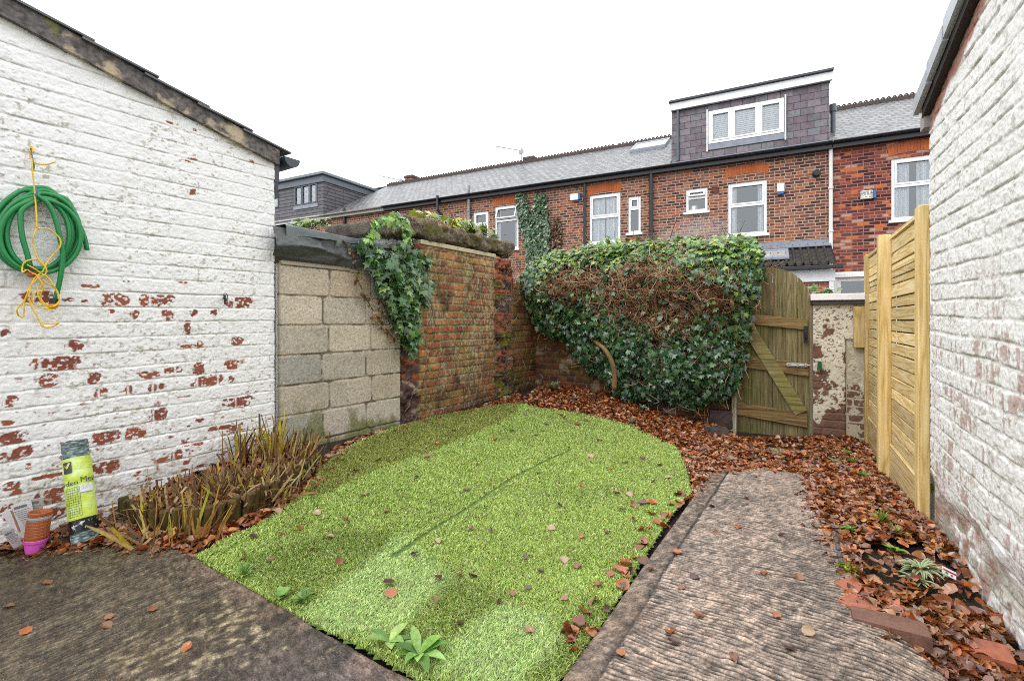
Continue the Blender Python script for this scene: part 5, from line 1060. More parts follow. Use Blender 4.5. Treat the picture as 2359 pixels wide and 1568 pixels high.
y = -d + .15 * lay - .05 * rng.random(n) - .08 * (rng.random(n) < .06) * rng.random(n); p = p + .018 * rng.normal(size=p.shape); pos = np.stack([p[:, 0], y, p[:, 1]], -1)
nr = np.stack([0 * y, -np.ones(n), .35 + 1.1 * topness], -1) + .48 * rot(n); tp_ = np.stack([0 * y, -.25 * np.ones(n), -np.ones(n)], -1) + .55 * rot(n)
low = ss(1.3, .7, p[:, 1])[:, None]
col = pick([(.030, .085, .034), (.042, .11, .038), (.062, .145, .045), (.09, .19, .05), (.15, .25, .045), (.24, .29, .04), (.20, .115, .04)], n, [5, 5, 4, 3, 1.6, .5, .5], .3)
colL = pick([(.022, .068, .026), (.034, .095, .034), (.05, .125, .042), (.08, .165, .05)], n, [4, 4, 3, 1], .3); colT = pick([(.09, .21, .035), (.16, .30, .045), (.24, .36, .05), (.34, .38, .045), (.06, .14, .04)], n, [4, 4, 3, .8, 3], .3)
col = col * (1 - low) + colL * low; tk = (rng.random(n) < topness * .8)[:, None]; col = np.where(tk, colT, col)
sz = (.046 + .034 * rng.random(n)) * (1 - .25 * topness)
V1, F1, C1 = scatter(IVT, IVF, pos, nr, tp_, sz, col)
# crest, running back over the wall
nt_ = 3800; x = hlo[0] + (hhi[0] - hlo[0]) * rng.random(nt_); crest = np.interp(x, [q[0] for q in HP[:11]], [q[1] for q in HP[:11]]) - .03
yb = -.30 + .72 * rng.random(nt_); zz = crest + .0 - .22 * ((yb - .02) / .42) ** 2 + .14 * (fbm(x * 7, yb * 7, 234) - .42) + .035 * rng.normal(size=nt_) + .06 * (rng.random(nt_) < .05) * rng.random(nt_)
pos = np.stack([x, yb, zz], -1); nr = np.array([0, -.35, 1.]) + .5 * rot(nt_); tp_ = np.array([0, -1., -.2]) + .8 * rot(nt_)
V2_, F2_, C2_ = scatter(IVT, IVF, pos, nr, tp_, .042 + .03 * rng.random(nt_), pick([(.08, .19, .035), (.15, .28, .045), (.23, .35, .05), (.34, .38, .045), (.05, .12, .04)], nt_, [4, 4, 3, .8, 3], .3))
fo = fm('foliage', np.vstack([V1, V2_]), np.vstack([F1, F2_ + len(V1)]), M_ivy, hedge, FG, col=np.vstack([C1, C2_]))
# twigs
def tubes(paths, rad, cols):
    """paths (n,k,3) thin three sided tubes"""
    n, k, _ = paths.shape; t = np.gradient(paths, axis=1); t /= np.linalg.norm(t, axis=2, keepdims=True) + 1e-9; a = np.cross(t, np.array([.3, .5, .81])); a /= np.linalg.norm(a, axis=2, keepdims=True) + 1e-9; b_ = np.cross(t, a)
    rr = rad[:, None, None] if rad.ndim == 1 else rad[..., None]
    R_ = [paths + (a * math.cos(q) + b_ * math.sin(q)) * rr for q in (0, 2.094, 4.189)]; V = np.stack(R_, 2).reshape(-1, 3); fs = []
    for i in range(k - 1):
        for j in range(3): fs.append((i * 3 + j, i * 3 + (j + 1) % 3, (i + 1) * 3 + (j + 1) % 3, (i + 1) * 3 + j))
    F = (np.array(fs)[None] + (np.arange(n) * k * 3)[:, None, None]).reshape(-1, 4); return V, F, np.repeat(cols, k * 3, 0)
def twigwalk(P, n, k, step, rad, pal, dirbias, dep, wob=.7, off=.03):
    p = sample_poly(P, n); d = np.stack([rng.normal(size=n), rng.normal(size=n)], -1) + np.array(dirbias); d /= np.linalg.norm(d, axis=1, keepdims=True); out = []; y0 = off * rng.random(n) - .02; yo = y0.copy()
    for i in range(k):
        out.append(np.stack([p[:, 0], -dep(p[:, 0], p[:, 1]) + yo, p[:, 1]], -1)); p = p + d * step * (.6 + .8 * rng.random((n, 1))); d = d + wob * rng.normal(size=(n, 2)); d /= np.linalg.norm(d, axis=1, keepdims=True); yo = yo + .025 * rng.normal(size=n)
    return tubes(np.stack(out, 1), rad * (.5 + .9 * rng.random(n)), pick(pal, n, None, .3))
TWP = [(.26, .14, .07), (.36, .21, .11), (.16, .085, .045), (.44, .29, .17), (.30, .15, .08)]
Va, Fa_, Ca = twigwalk(HBP, 2300, 7, .045, .0029, TWP, (.0, -.1), hdepth, .6, .08); Vb, Fb, Cb = twigwalk(HP, 1000, 6, .05, .0028, TWP, (0, -.4), hdepth, .6, .05); Vc, Fc_, Cc = twigwalk(HBP, 90, 7, .08, .005, TWP, (.5, 0), hdepth, .45, .04)
fm('twigs', np.vstack([Va, Vb, Vc]), np.vstack([Fa_, Fb + len(Va), Fc_ + len(Va) + len(Vb)]), M_stem, hedge, FG, col=np.vstack([Ca, Cb, Cc]))
pd = sample_poly(HBP, 260); n = 260; pos = np.stack([pd[:, 0], -hdepth(pd[:, 0], pd[:, 1]) - .02, pd[:, 1]], -1); V, F, C = scatter(IST, ISF, pos, np.array([0, -1., .3]) + .7 * rot(n), rot(n), .04 + .03 * rng.random(n), pick([(.30, .17, .07), (.22, .11, .05), (.16, .08, .04), (.30, .22, .12)], n)); fm('dead_leaves', V, F, M_dead, hedge, FG, col=C)
b = MB(); pp = [hit(u, v, FG, y) + (y,) for u, v, y in ((1415,895,-.40),(1416,862,-.44),(1408,830,-.50),(1392,803,-.52),(1376,790,-.46),(1366,778,-.36))]; b.tube(spl([(q[0], q[2], q[1]) for q in pp], 6), [.031 - .009 * k / 30 for k in range(31)], 10); b.build('trunk', noisy('ivy_trunk', (.13, .075, .035), (.26, .155, .075), 14, .8, .8, .006, (.17, .14, .05), .3, 60), hedge, FG, smooth=True)
# loose rooted stems at the foot
b = MB(); 
for P_2 in ([(1490,905),(1510,918),(1518,925),(1505,930)], [(1240,905),(1243,880),(1250,870),(1244,860)], [(1560,930),(1580,940),(1600,945)]):
    q = [hit(u, v, FG, -.30) for u, v in P_2]; b.tube(spl([(a_, -.30, c_) for a_, c_ in q], 5), .006, 6)
b.build('rooted_stems', M_grey, hedge, FG)
# ================================================================== ivy over the shed corner
si = E('shed_ivy', 'glossy ivy tumbling over the felt roof corner down to the broken brickwork', 'ivy', FK @ Matrix.Translation((.1, -.1, 1.8)))
SID = [(778,552),(800,545),(860,562),(905,565),(925,556),(955,566),(985,580),(998,620),(1000,665),(985,690),(968,720),(972,760),(962,800),(945,832),(928,800),(905,740),(880,700),(862,640),(845,600),(810,575)]
p = sample_poly(SID, 1700); e = edist(p[:, 0], p[:, 1], SID); n = len(p); cl_ = fbm(p[:, 0] * .045, p[:, 1] * .045, 240); kp = rng.random(n) < (.12 + .88 * ss(0, 26, e + 40 * (cl_ - .5))) * (.25 + .75 * ss(.32, .5, cl_)); p = p[kp]; e = e[kp]; n = len(p)
yd = -.085 - .11 * np.sqrt(np.clip(e / 50, 0, 1)) * ss(.25, .65, cl_[kp]) + .07 * rng.random(n) - .03 * rng.random(n); q = np.array([hit(u, v, FK, y) for (u, v), y in zip(p, yd)]); pos = np.stack([q[:, 0], yd, q[:, 1]], -1)
nr = np.array([-.25, -1., .45]) + .55 * rot(n); tp_ = np.array([0, -.2, -1.]) + .6 * rot(n)
V1, F1, C1 = scatter(IVT, IVF, pos, nr, tp_, .045 + .055 * rng.random(n), pick([(.03, .085, .025), (.05, .125, .034), (.075, .17, .045), (.13, .25, .07), (.22, .34, .09)], n, [4, 5, 4, 2, 1.2], .3))
arc = [(855,560),(862,530),(880,508),(905,498),(925,508),(935,535),(940,560)]; A = spl([(a_, b_, 0) for a_, b_ in arc], 14); q = []
for k in range(105): t = A[rng.integers(0, len(A))]; u, v = t.x + 6 * rng.normal(), t.y + 6 * rng.normal(); y = -.12 - .05 * rng.random(); q.append(hit(u, v, FK, y)[:1] + (y,) + hit(u, v, FK, y)[1:])
pos = np.array(q); n = len(pos); V2_, F2_, C2_ = scatter(IVT, IVF, pos, np.array([-.2, -1., .6]) + .45 * rot(n), np.array([0, -.2, -1.]) + .6 * rot(n), .04 + .035 * rng.random(n), pick([(.11, .25, .05), (.18, .34, .065), (.27, .44, .09), (.07, .17, .04)], n))
fm('foliage', np.vstack([V1, V2_]), np.vstack([F1, F2_ + len(V1)]), M_ivy, si, FK, col=np.vstack([C1, C2_]))
# brown dying runner on the blocks
b = MB(); run = [[(785,552),(800,575),(812,600),(825,628)], [(820,640),(835,675),(852,705),(870,735),(893,765),(908,782)], [(875,690),(890,720),(905,750)], [(900,560),(880,580),(860,590)], [(925,540),(940,600),(950,700),(948,800)]]; q2 = []
for P_2 in run:
    q = spl([(hit(u, v, FK, -.045)[0], -.045 - .02 * random.random(), hit(u, v, FK, -.045)[1]) for u, v in P_2], 6); b.tube(q, .0045, 5); q2 += q if P_2 is not run[4] else []
b.build('stems', plain('brown_stem', (.08, .045, .028), .8), si, FK)
q2 = np.array([tuple(k) for k in q2]); i = rng.integers(0, len(q2), 95); pos = q2[i] + .018 * rng.normal(size=(95, 3)); n = 95
V, F, C = scatter(IST, ISF, pos, np.array([-.2, -1., .3]) + .6 * rot(n), np.array([.3, 0, -1.]) + .5 * rot(n), .025 + .028 * rng.random(n), pick([(.16, .10, .035), (.25, .17, .05), (.12, .065, .03), (.30, .12, .03)], n)); fm('dying_leaves', V, F, M_dead, si, FK, col=C)
# roots over the broken brick
n = 260; P2 = [(.2, .2), (1.5, .15), (1.9, .1), (1.9, 1.9), (.9, 1.9), (.2, 1.75)]; Vr, Fr, Cr = twigwalk(P2, n, 8, .055, .0022, [(.17, .13, .075), (.25, .2, .12), (.12, .08, .05)], (.0, -.9), lambda x, z: .035 + .05 * ss(1.45, 1.55, x) * ss(1.95, 1.85, x), .5, .01)
fm('dead_roots', Vr, Fr, M_stem, si, FK, col=Cr)
# ---- leafy growth on top of the outhouse
def sprig(name, label, cat, pts, F_, n, spread, sz, pal, nrm=(0, -.6, .8), group=None):
    o = E(name, label, cat, F_ @ Matrix.Translation(pts[0]), group); P = np.array(pts); i = rng.integers(0, len(P), n); pos = P[i] + np.array(spread) * rng.normal(size=(n, 3))
    V, F, C = scatter(IVT, IVF, pos, np.array(nrm) + .5 * rot(n), np.array([0, -.4, -.8]) + .7 * rot(n), sz * (.7 + .7 * rng.random(n)), pick(pal, n)); fm('foliage', V, F, M_ivy, o, F_, col=C)
    b = MB()
    for k in range(min(8, len(P))): b.tube([tuple(P[0] + np.array((0, 0, -.12))), tuple(P[k] * .6 + P[0] * .4), tuple(P[k])], .005, 5)
    b.build('stems', plain('brown_stem', (.08, .045, .028), .8), o, F_); return o
YG_ = [(.20, .28, .03), (.32, .36, .04), (.12, .22, .04), (.42, .40, .05)]
def lp(us, F_, y): return [(hit(u, v, F_, y)[0], y, hit(u, v, F_, y)[1]) for u, v in us]
sprig('creeper', 'yellow green leaves creeping over the slab behind the shed roof', 'creeper', lp([(712,516),(695,520),(730,514),(745,508),(680,519)], FS, .3), FS, 90, (.06, .05, .02), .055, [(.13, .22, .04), (.22, .28, .05), (.09, .16, .04)])
sprig('creeper', 'yellowing creeper leaves on the mossy slab left of the black kinked pipe', 'creeper', lp([(985,500),(975,498),(992,495)], FK, .2), FK, 26, (.07, .06, .03), .075, YG_)
sprig('creeper', 'bright yellow green creeper clump on the mossy slab before the small white window', 'creeper', lp([(1050,515),(1035,512),(1070,520),(1060,506)], FK, .18), FK, 60, (.08, .06, .03), .08, YG_)
sprig('creeper', 'darker green creeper leaves at the pier end of the mossy slab', 'creeper', lp([(1110,528),(1095,530),(1125,540),(1085,526)], FK, .15), FK, 55, (.07, .06, .03), .08, [(.05, .12, .03), (.09, .18, .03), (.16, .22, .03)])
sprig('creeper', 'little green plant peeping over the white pier coping', 'plant', lp([(1895,672),(1878,673),(1905,668),(1912,674)], FG, .45), FG, 40, (.05, .04, .02), .05, [(.07, .16, .03), (.12, .22, .05)])
# ================================================================== things by the painted wall
def onL(u, v, y): x, z = hit(u, v, FL, y); return Vector((x, y, z))
hs = E('garden_hose', 'coiled green garden hose with orange end fittings hung on the painted wall', 'hose', FL @ Matrix.Translation(onL(83, 520, -.05)))
def hc(px, py, y): return onL(px / 3.5456, 322.5 + py / 3.2670 / 1.0853, y)
b = MB()
def ring(cx, cy, rx, ry, y0, y1, ph=0, turns=1.0, n=40, sk=0.):
    return [hc(cx + rx * math.sin(ph + 2 * math.pi * turns * k / n) + sk * math.cos(2 * math.pi * turns * k / n), cy - ry * math.cos(ph + 2 * math.pi * turns * k / n), y0 + (y1 - y0) * k / n) for k in range(n + 1)]
HR = .0112
# one continuous hose wound several times; the loops sag and cross
path = [hc(712, 900, -.03), hc(690, 800, -.03), hc(645, 690, -.03), hc(560, 560, -.035)] 
loops = [(300, 735, 335, 345), (285, 745, 345, 340), (330, 745, 320, 310), (290, 760, 300, 300), (310, 770, 255, 290), (330, 790, 330, 300)]
for li, (cx, cy, rx, ry) in enumerate(loops):
    ph = math.radians(20) if li == 0 else math.radians(-10 * (li % 3))
    for k in range(18):
        q = ph - 2 * math.pi * k / 18; yy = -.025 - .010 * li + .004 * math.sin(3 * q); path.append(hc(cx + rx * math.sin(q), cy - ry * math.cos(q) * (1. if math.cos(q) > 0 else .98), yy))
path += [hc(190, 560, -.085), hc(168, 650, -.088), hc(185, 800, -.09), hc(225, 940, -.092), hc(245, 1030, -.092)]
b.tube(spl(path, 5), HR, 10)
b.build('hose', M_hose, hs, FL, smooth=True)
b = MB(); p2 = [hc(300, 455, -.085), hc(390, 520, -.09), hc(450, 640, -.092), hc(490, 800, -.094), hc(512, 930, -.094), hc(500, 1080, -.090), hc(470, 1230, -.08), hc(450, 1300, -.075)]; b.tube(spl(p2, 8), HR, 10); b.build('hose_end', M_hose, hs, FL, smooth=True)
for (u0, v0, u1, v1) in ((250, 1040, 268, 1120), (448, 1300, 425, 1380)):
    a_, c_ = hc(u0, v0, -.088), hc(u1, v1, -.088); b = MB(); b.tube([a_, a_.lerp(c_, .45)], [.017, .019], 12); f1 = b.build('connector_collar', M_blackpl, hs, FL); b = MB(); b.tube([a_.lerp(c_, .46), a_.lerp(c_, .8), c_], [.019, .019, .012], 12); b.build('connector', M_orangepl, hs, FL)
rp = E('rope', 'knotted yellow nylon rope tied round the hanging hose', 'rope', FL @ Matrix.Translation(hc(250, 60, -.05)))
b = MB(); rr = .0033
for P_2, y0, y1 in (([(247,120),(240,80),(248,55),(265,62),(262,100),(248,125),(243,130),(262,150),(270,165),(258,150)], -.03, -.035), ([(270,170),(310,195),(380,200),(455,178)], -.04, -.07), ([(258,150),(265,250),(278,370),(288,480),(298,620),(300,720)], -.06, -.112),
    ([(300,725),(370,720),(440,755),(490,810),(490,870),(440,930),(390,990),(350,1070),(300,1110),(260,1170),(240,1250),(250,1340),(300,1430),(350,1520),(420,1525),(480,1493),(420,1500),(345,1495)], -.112, -.11),
    ([(300,725),(275,780),(272,850),(290,920),(330,1000),(370,1040),(380,1080),(340,1110),(270,1090),(220,1060),(185,1080),(182,1040),(200,1000),(250,978),(310,980),(350,1010),(380,1060),(360,1110),(320,1130)], -.112, -.115),
    ([(220,1018),(280,1050),(340,1090),(400,1130),(430,1180),(470,1240),(485,1310),(450,1355),(380,1360),(330,1310),(305,1240),(310,1190),(350,1160),(345,1220),(330,1280),(370,1340),(440,1350),(480,1320)], -.116, -.105),
    ([(320,1120),(250,1190),(205,1300),(160,1350),(138,1390),(150,1430),(190,1445),(195,1380),(200,1310)], -.115, -.08), ([(350,1140),(400,1180),(440,1200),(470,1250),(480,1300)], -.118, -.11), ([(300,1110),(350,1180),(350,1230),(300,1240),(262,1270),(270,1330),(340,1370),(420,1380),(480,1362)], -.118, -.10)):
    nn = len(P_2); b.tube(spl([hc(x, y, y0 + (y1 - y0) * k / (nn - 1) - .004 * math.sin(k * 2.1)) for k, (x, y) in enumerate(P_2)], 7), rr, 7)
b.build('strand', M_rope, rp, FL, smooth=True)
b = MB(); b.tube(spl([hc(255, 70, -.035), hc(262, 130, -.04), hc(280, 215, -.045), hc(272, 235, -.045), hc(275, 190, -.045)], 6), .0028, 6); b.tube(spl([hc(290, 375, -.11), hc(300, 420, -.115), hc(297, 460, -.11), hc(285, 440, -.10)], 6), .004, 6); b.build('blue_cord', M_bluecord, rp, FL)
b = MB(); b.tube([hc(255, 75, .01), hc(255, 75, -.035)], .005, 8); nl = E('wall_hook', 'small dark nail in the painted wall holding the yellow rope', 'hook', FL @ Matrix.Translation(hc(255, 75, 0))); b.build('nail', M_blackpl, nl, FL)
hk = E('wall_hook', 'little black hanging hook on a peeled brick near the block wall', 'hook', FL @ Matrix.Translation(onL(522, 688, 0))); b = MB(); b.tube([onL(519, 685, .01), onL(519, 685, -.03)], .005, 8); b.tube([onL(518, 679, -.025), onL(518, 700, -.02)], .0055, 8); b.build('pin', M_blackpl, hk, FL); b = MB(); b.tube(spl([onL(519 + 5 * math.sin(k * .785), 683 - 8 * math.cos(k * .785), -.03) for k in range(9)], 4), .0025, 6); b.build('loop', M_blackpl, hk, FL)
# ---- mesh roll
pb = G(197, 1262); pt_u = (172, 1018)
aY = 2.44; a_, c_ = ray(*pt_u); top_ = Vector((a_ * aY, aY, CAMZ + c_ * aY)); bot = Vector((pb[0], pb[1], pb[2] + .035)); ax_ = (top_ - bot); LR = ax_.length; ax_.normalize()
tc = Vector((0, 0, CAMZ)) - bot; xdir = tc.cross(ax_) * -1; xdir.normalize(); ydir = ax_.cross(xdir); MR = Matrix(((xdir.x, ydir.x, ax_.x, bot.x), (xdir.y, ydir.y, ax_.y, bot.y), (xdir.z, ydir.z, ax_.z, bot.z), (0, 0, 0, 1)))
if (MR.inverted() @ Vector((0, 0, CAMZ))).y > 0: MR = MR @ Matrix.Rotation(math.pi, 4, 'Z')
ro = E('mesh_roll', 'roll of garden mesh in a lime green paper sleeve leaning on the painted wall', 'mesh roll', MR)
RR = .054
def rollsurf(z0, z1, r, nz, nm, mat, rough=.0, a0=0., a1=2 * math.pi, seed=1, cap=False):
    na = 64; A, Z_ = np.meshgrid(np.linspace(a0, a1, na), np.linspace(z0, z1, nz), indexing='ij'); r_ = r + rough * (fbm(A * 2, Z_ * 26, seed, 4) - .5) * 2 * np.clip(np.sin((Z_ - z0) / (z1 - z0) * math.pi) * 4, .3, 1) + .003 * np.sin(A * 2 + .5); r_[-1] = r_[0] if a1 - a0 > 6.2 else r_[-1]
    V = np.stack([r_ * np.cos(A), r_ * np.sin(A), Z_], -1).reshape(-1, 3); return fm(nm, V, gridfaces(na, nz), mat, ro, MR, smooth=True)
m = Mat('wrapped_mesh', .25); m.color(m.ramp(m.noise(40, 4, m.mapv(m.obj(), (1, 1, 2.5))), [(.35, (.02, .045, .045)), (.5, (.10, .15, .15)), (.66, (.34, .40, .42))])); m.bump(m.noise(60, 4), .6, .006)
rollsurf(0, LR, RR - .003, 90, 'mesh', m.m, .004, seed=3)
b = MB()
for k in range(7): r_ = RR - .006 - k * .0066; b.tube([(r_ * math.cos(q * .3), r_ * math.sin(q * .3), LR + .003 * math.sin(q + k)) for q in range(22)], .0035, 6)
b.lathe([(0, LR - .012), (RR - .004, LR - .012)], 24); b.lathe([(0, .002), (RR - .004, .002)], 24); b.build('mesh_end', m.m, ro, MR)
m = Mat('lime_sleeve', .3, .5); n1 = m.noise(7, 4, m.mapv(m.obj(), (1, 1, 2.))); m.color(m.ramp(n1, [(.38, (.42, .52, .015)), (.52, (.52, .66, .10)), (.64, (.62, .76, .34))])); m.bump(m.noise(30, 3, m.mapv(m.obj(), (1, 1, 3))), .5, .004)
zs0, zs1 = LR * .225, LR * .835; sleeve = rollsurf(zs0, zs1, RR + .001, 110, 'paper_sleeve', m.m, .003, seed=8)
m = Mat('black_band', .25); m.color(m.ramp(m.noise(45, 3), [(.6, (.012, .012, .014)), (.66, (.5, .5, .52))])); rollsurf(LR * .10, zs0 - .001, RR + .0008, 30, 'black_band', m.m, .003, seed=9)
def wrap(V2, r): # x (arc), z -> cylinder facing the viewer (-y)
    V2 = np.asarray(V2, float); q = V2[:, 0] / r - math.pi / 2; return np.stack([r * np.cos(q), r * np.sin(q), V2[:, 1]], -1)
def wrapquad(x0, x1, z0, z1, r, nm, mat, k=12):
    A, Z_ = np.meshgrid(np.linspace(x0, x1, k), np.linspace(z0, z1, 3), indexing='ij'); return fm(nm, wrap(np.stack([A.ravel(), Z_.ravel()], -1), r), gridfaces(k, 3), mat, sleeve, MR)
RO = RR + .0055
lz0, lz1 = LR * .685, LR * .80; wrapquad(-.060, -.022, lz0, lz1, RO, 'logo_patch', plain('logo_grey', (.045, .045, .05), .4))
b = MB(); lg = wrap([(-.044, lz0 + .024), (-.038, lz0 + .026), (-.026, lz1 - .008), (-.032, lz1 - .004), (-.042, lz0 + .040)], RO + .0012); b._add([tuple(p) for p in lg], [(0, 1, 2, 3, 4)]); lg = wrap([(-.054, lz0 + .040), (-.050, lz0 + .041), (-.042, lz0 + .026), (-.044, lz0 + .023)], RO + .0012); b._add([tuple(p) for p in lg], [(3, 2, 1, 0)]); b.build('leaf_emblem', plain('lime_mark', (.55, .68, .05), .4), sleeve, MR)
def rolltext(s, size, xc, z, mat, nm='lettering'):
    me = textmesh(s, size); V = np.array([v.co[:2] for v in me.vertices]); V[:, 0] += xc; V[:, 1] += z; fm(nm, wrap(V, RO + .0012), [tuple(p.vertices) for p in me.polygons], mat, sleeve, MR)
rolltext('Garden', .036, -.112, LR * .56, plain('dark_green_ink', (.03, .055, .02), .5)); rolltext('Mesh', .038, .004, LR * .575, plain('dark_green_ink', (.03, .055, .02), .5)); wrapquad(-.004, .056, LR * .475, LR * .552, RO, 'price_sticker', plain('lilac_sticker', (.66, .66, .74), .5)); rolltext('SIP', .028, .006, LR * .505, plain('lime_mark', (.55, .68, .05), .4)); 
b = MB(); zz0, zz1 = LR * .255, LR * .535
for k in range(7): x_ = -.058 + .0095 * k; P = wrap([(x_, zz0), (x_ + .0012, zz0), (x_ + .0012, zz1), (x_, zz1)], RO + .001); b._add([tuple(p) for p in P], [(0, 1, 2, 3)])
for k in range(13): z_ = zz0 + (zz1 - zz0) * k / 12; P = wrap([(-.058, z_), (-.030, z_), (-.0, z_), (-.0, z_ + .0014), (-.030, z_ + .0014), (-.058, z_ + .0014)], RO + .001); b._add([tuple(p) for p in P], [(0, 1, 4, 5), (1, 2, 3, 4)])
b.build('printed_grid', plain('dark_green_ink', (.03, .055, .02), .5), sleeve, MR)
# ---- stack of pots
p0 = G(68, 1290); tilt = Matrix.Rotation(R(4), 4, 'Y') @ Matrix.Rotation(R(-5), 4, 'X'); MP = Matrix.Translation((p0[0] - .01, p0[1] + .03, p0[2] + .012)) @ tilt
def pot(r, h, mat, z, label, group=None):
    o = E('plant_pot', label, 'plant pot', MP @ Matrix.Translation((0, 0, z)), group); r *= .60; h *= .70; b = MB(); k = r * .70; W_ = .003
    b.lathe([(0, .002), (k, .0), (k + (r - k) * .75, h * .78), (r - .0055, h * .79), (r, h * .82), (r + .0015, h * .98), (r, h), (r - W_, h), (r - W_ - .004, h * .78), (k - .003, .006), (0, .006)], 40, MP @ Matrix.Translation((0, 0, z))); b.build('body', mat, o, ID, smooth=False)
    return o
pot(.072, .105, M_pinkpot, 0, 'magenta plastic pot at the bottom of the pot stack')
names = ['lowest terracotta pot, just above the magenta one', 'second terracotta pot up from the magenta pot', 'third terracotta pot up from the magenta pot', 'fourth terracotta pot up from the magenta pot', 'fifth terracotta pot up from the magenta pot', 'terracotta pot sitting just under the grey rimmed one']
z = .028
for k in range(6): pot(.071, .095, M_terrapot, z, names[k], 'nested terracotta pots'); z += .0140
pot(.0725, .093, M_greypl, z + .002, 'grey rimmed pot showing as a thin ring in the terracotta stack', None); z += .006
pot(.0705, .095, M_terrapot, z, 'terracotta pot second from the top of the stack', 'nested terracotta pots'); z += .016; pot(.0715, .095, M_terrapot, z, 'topmost open terracotta pot of the stack', 'nested terracotta pots')
def card(u, v, w_, h, rot_, dep, mat, label, lines=True):
    Y = dep; a_, c_ = ray(u, v); P0 = Vector((a_ * Y, Y, CAMZ + c_ * Y)); Mx = Matrix.Translation(P0) @ Matrix.Rotation(R(45), 4, 'Z') @ Matrix.Rotation(R(rot_), 4, 'Y') @ Matrix.Rotation(R(12), 4, 'X'); o = E('plant_label', label, 'plant label', Mx, 'plant labels tucked in the pots'); b = MB(); b.bev(-w_ / 2, w_ / 2, 0, .0012, -h / 2, h / 2, .0004); b.build('card', mat, o, Mx)
    if lines:
        b = MB(); b.box(-w_ * .36, w_ * .25, -.0008, -.0002, h * .30, h * .40)
        for k in range(6): b.box(-w_ * .38, w_ * (.38 - .1 * (k % 3)), -.0008, -.0002, h * (.20 - .08 * k), h * (.215 - .08 * k))
        b.build('print', plain('grey_ink', (.20, .20, .22), .6), o, Mx)
card(77, 1177, .066, .13, 3, 2.33, M_papergrey, 'grey printed plant label standing behind the top pot'); card(54, 1185, .07, .13, -8, 2.30, M_paper, 'wide white plant label behind the top pot, left of the grey one'); card(36, 1205, .035, .16, -24, 2.24, M_paper, 'narrow white plant label leaning out of the stack', False); card(30, 1240, .035, .10, -22, 2.24, M_papergrey, 'small grey label hanging beside the nested pots')
b = MB(); a1_, c1_ = ray(26, 1175); a2_, c2_ = ray(46, 1225); sk_ = E('plant_stick', 'thin brown stick poking from the pot stack', 'stick', Matrix.Translation((a2_ * 2.2, 2.2, CAMZ + c2_ * 2.2))); b.tube([(a1_ * 2.2, 2.2, CAMZ + c1_ * 2.2), (a2_ * 2.2, 2.2, CAMZ + c2_ * 2.2)], .004, 6); b.build('stick', plain('stick_brown', (.22, .10, .07), .7), sk_)
p = G(238, 1195); rk = fm('brick_lump', np.zeros((0, 3)), [], M_redbrick) if False else None
lumpy('brick_lump', Matrix.Translation((p[0], p[1] + .03, p[2])), -.05, .05, -.04, .04, 0., .12, None, noisy('orange_brick_lump', (.40, .10, .03), (.52, .16, .05), 14, .6, .6, .004), .012, seed=44, fr=14, rounded=.5); bpy.data.objects['brick_lump']['label'] = 'orange lump of brick between the mesh roll and the log edging'; bpy.data.objects['brick_lump']['category'] = 'brick'
# ---- log edging planter
LP_ = [(268,1128),(258,1140),(256,1158),(264,1178),(276,1192),(292,1203),(310,1212),(330,1219),(352,1225),(376,1229),(400,1231),(425,1231),(450,1228),(474,1223),(497,1216),(519,1208),(540,1199),(560,1190),(579,1180),(597,1171),(614,1162),(630,1152),(645,1142),(659,1132),(672,1122),(685,1112),(697,1103),(708,1095)]
le = E('log_edging', 'low curved border of short round timber logs holding the leafy bed', 'log edging', Matrix.Translation(G(450, 1228)))
for k, (u, v) in enumerate(LP_):
    p = G(u, v); hgt = (.125 if k > 9 else .115) + .012 * random.random(); r_ = .022 + .003 * random.random(); x_, y_ = p[0], p[1] + .015; b = MB(); tx, ty = .012 * random.gauss(0, 1) + (.035 if k > 14 else 0), .01 * random.gauss(0, 1)
    b.tube([(x_, y_, p[2] - .03), (x_ + tx, y_ + ty, p[2] + hgt - .006), (x_ + tx, y_ + ty, p[2] + hgt)], [r_, r_, r_ * .86], 12); b.build('log', M_log, le, smooth=False)
b = MB(); p = G(283, 1150); b.bev(p[0] - .035, p[0] + .035, p[1] + .06, p[1] + .085, p[2], p[2] + .16, .004); b.build('end_stake', M_log, le)
BP = gpoly([(268,1150),(276,1188),(310,1205),(400,1224),(497,1208),(579,1172),(645,1136),(708,1090),(735,1055),(640,1040),(560,1075),(420,1112),(320,1135)])
bx = np.array(BP); gx = np.arange(bx[:, 0].min(), bx[:, 0].max(), .03); gy = np.arange(bx[:, 1].min(), bx[:, 1].max(), .03); XX, YY = np.meshgrid(gx, gy, indexing='ij'); e = edist(XX.ravel(), YY.ravel(), BP).reshape(XX.shape); ok = inpoly(XX, YY, BP); F = gridfaces(len(gx), len(gy)); F = F[ok.ravel()[F].any(1)]; use = np.unique(F); mp = -np.ones(XX.size, int); mp[use] = np.arange(len(use))
ZZ = gz(XX, YY) + .07 * ss(-.02, .05, np.where(ok, e, -e)) + .02 * fbm(XX * 9, YY * 9, 250)
tag(fm('bed_soil', np.stack([XX.ravel(), YY.ravel(), ZZ.ravel()], -1)[use], mp[F], M_soil, smooth=True), kind='structure')
litter('leaf_litter', 'brown leaves filling the log edged bed under the cut iris stalks', BP, 1500, .05, .04, world=True, dz=.075)
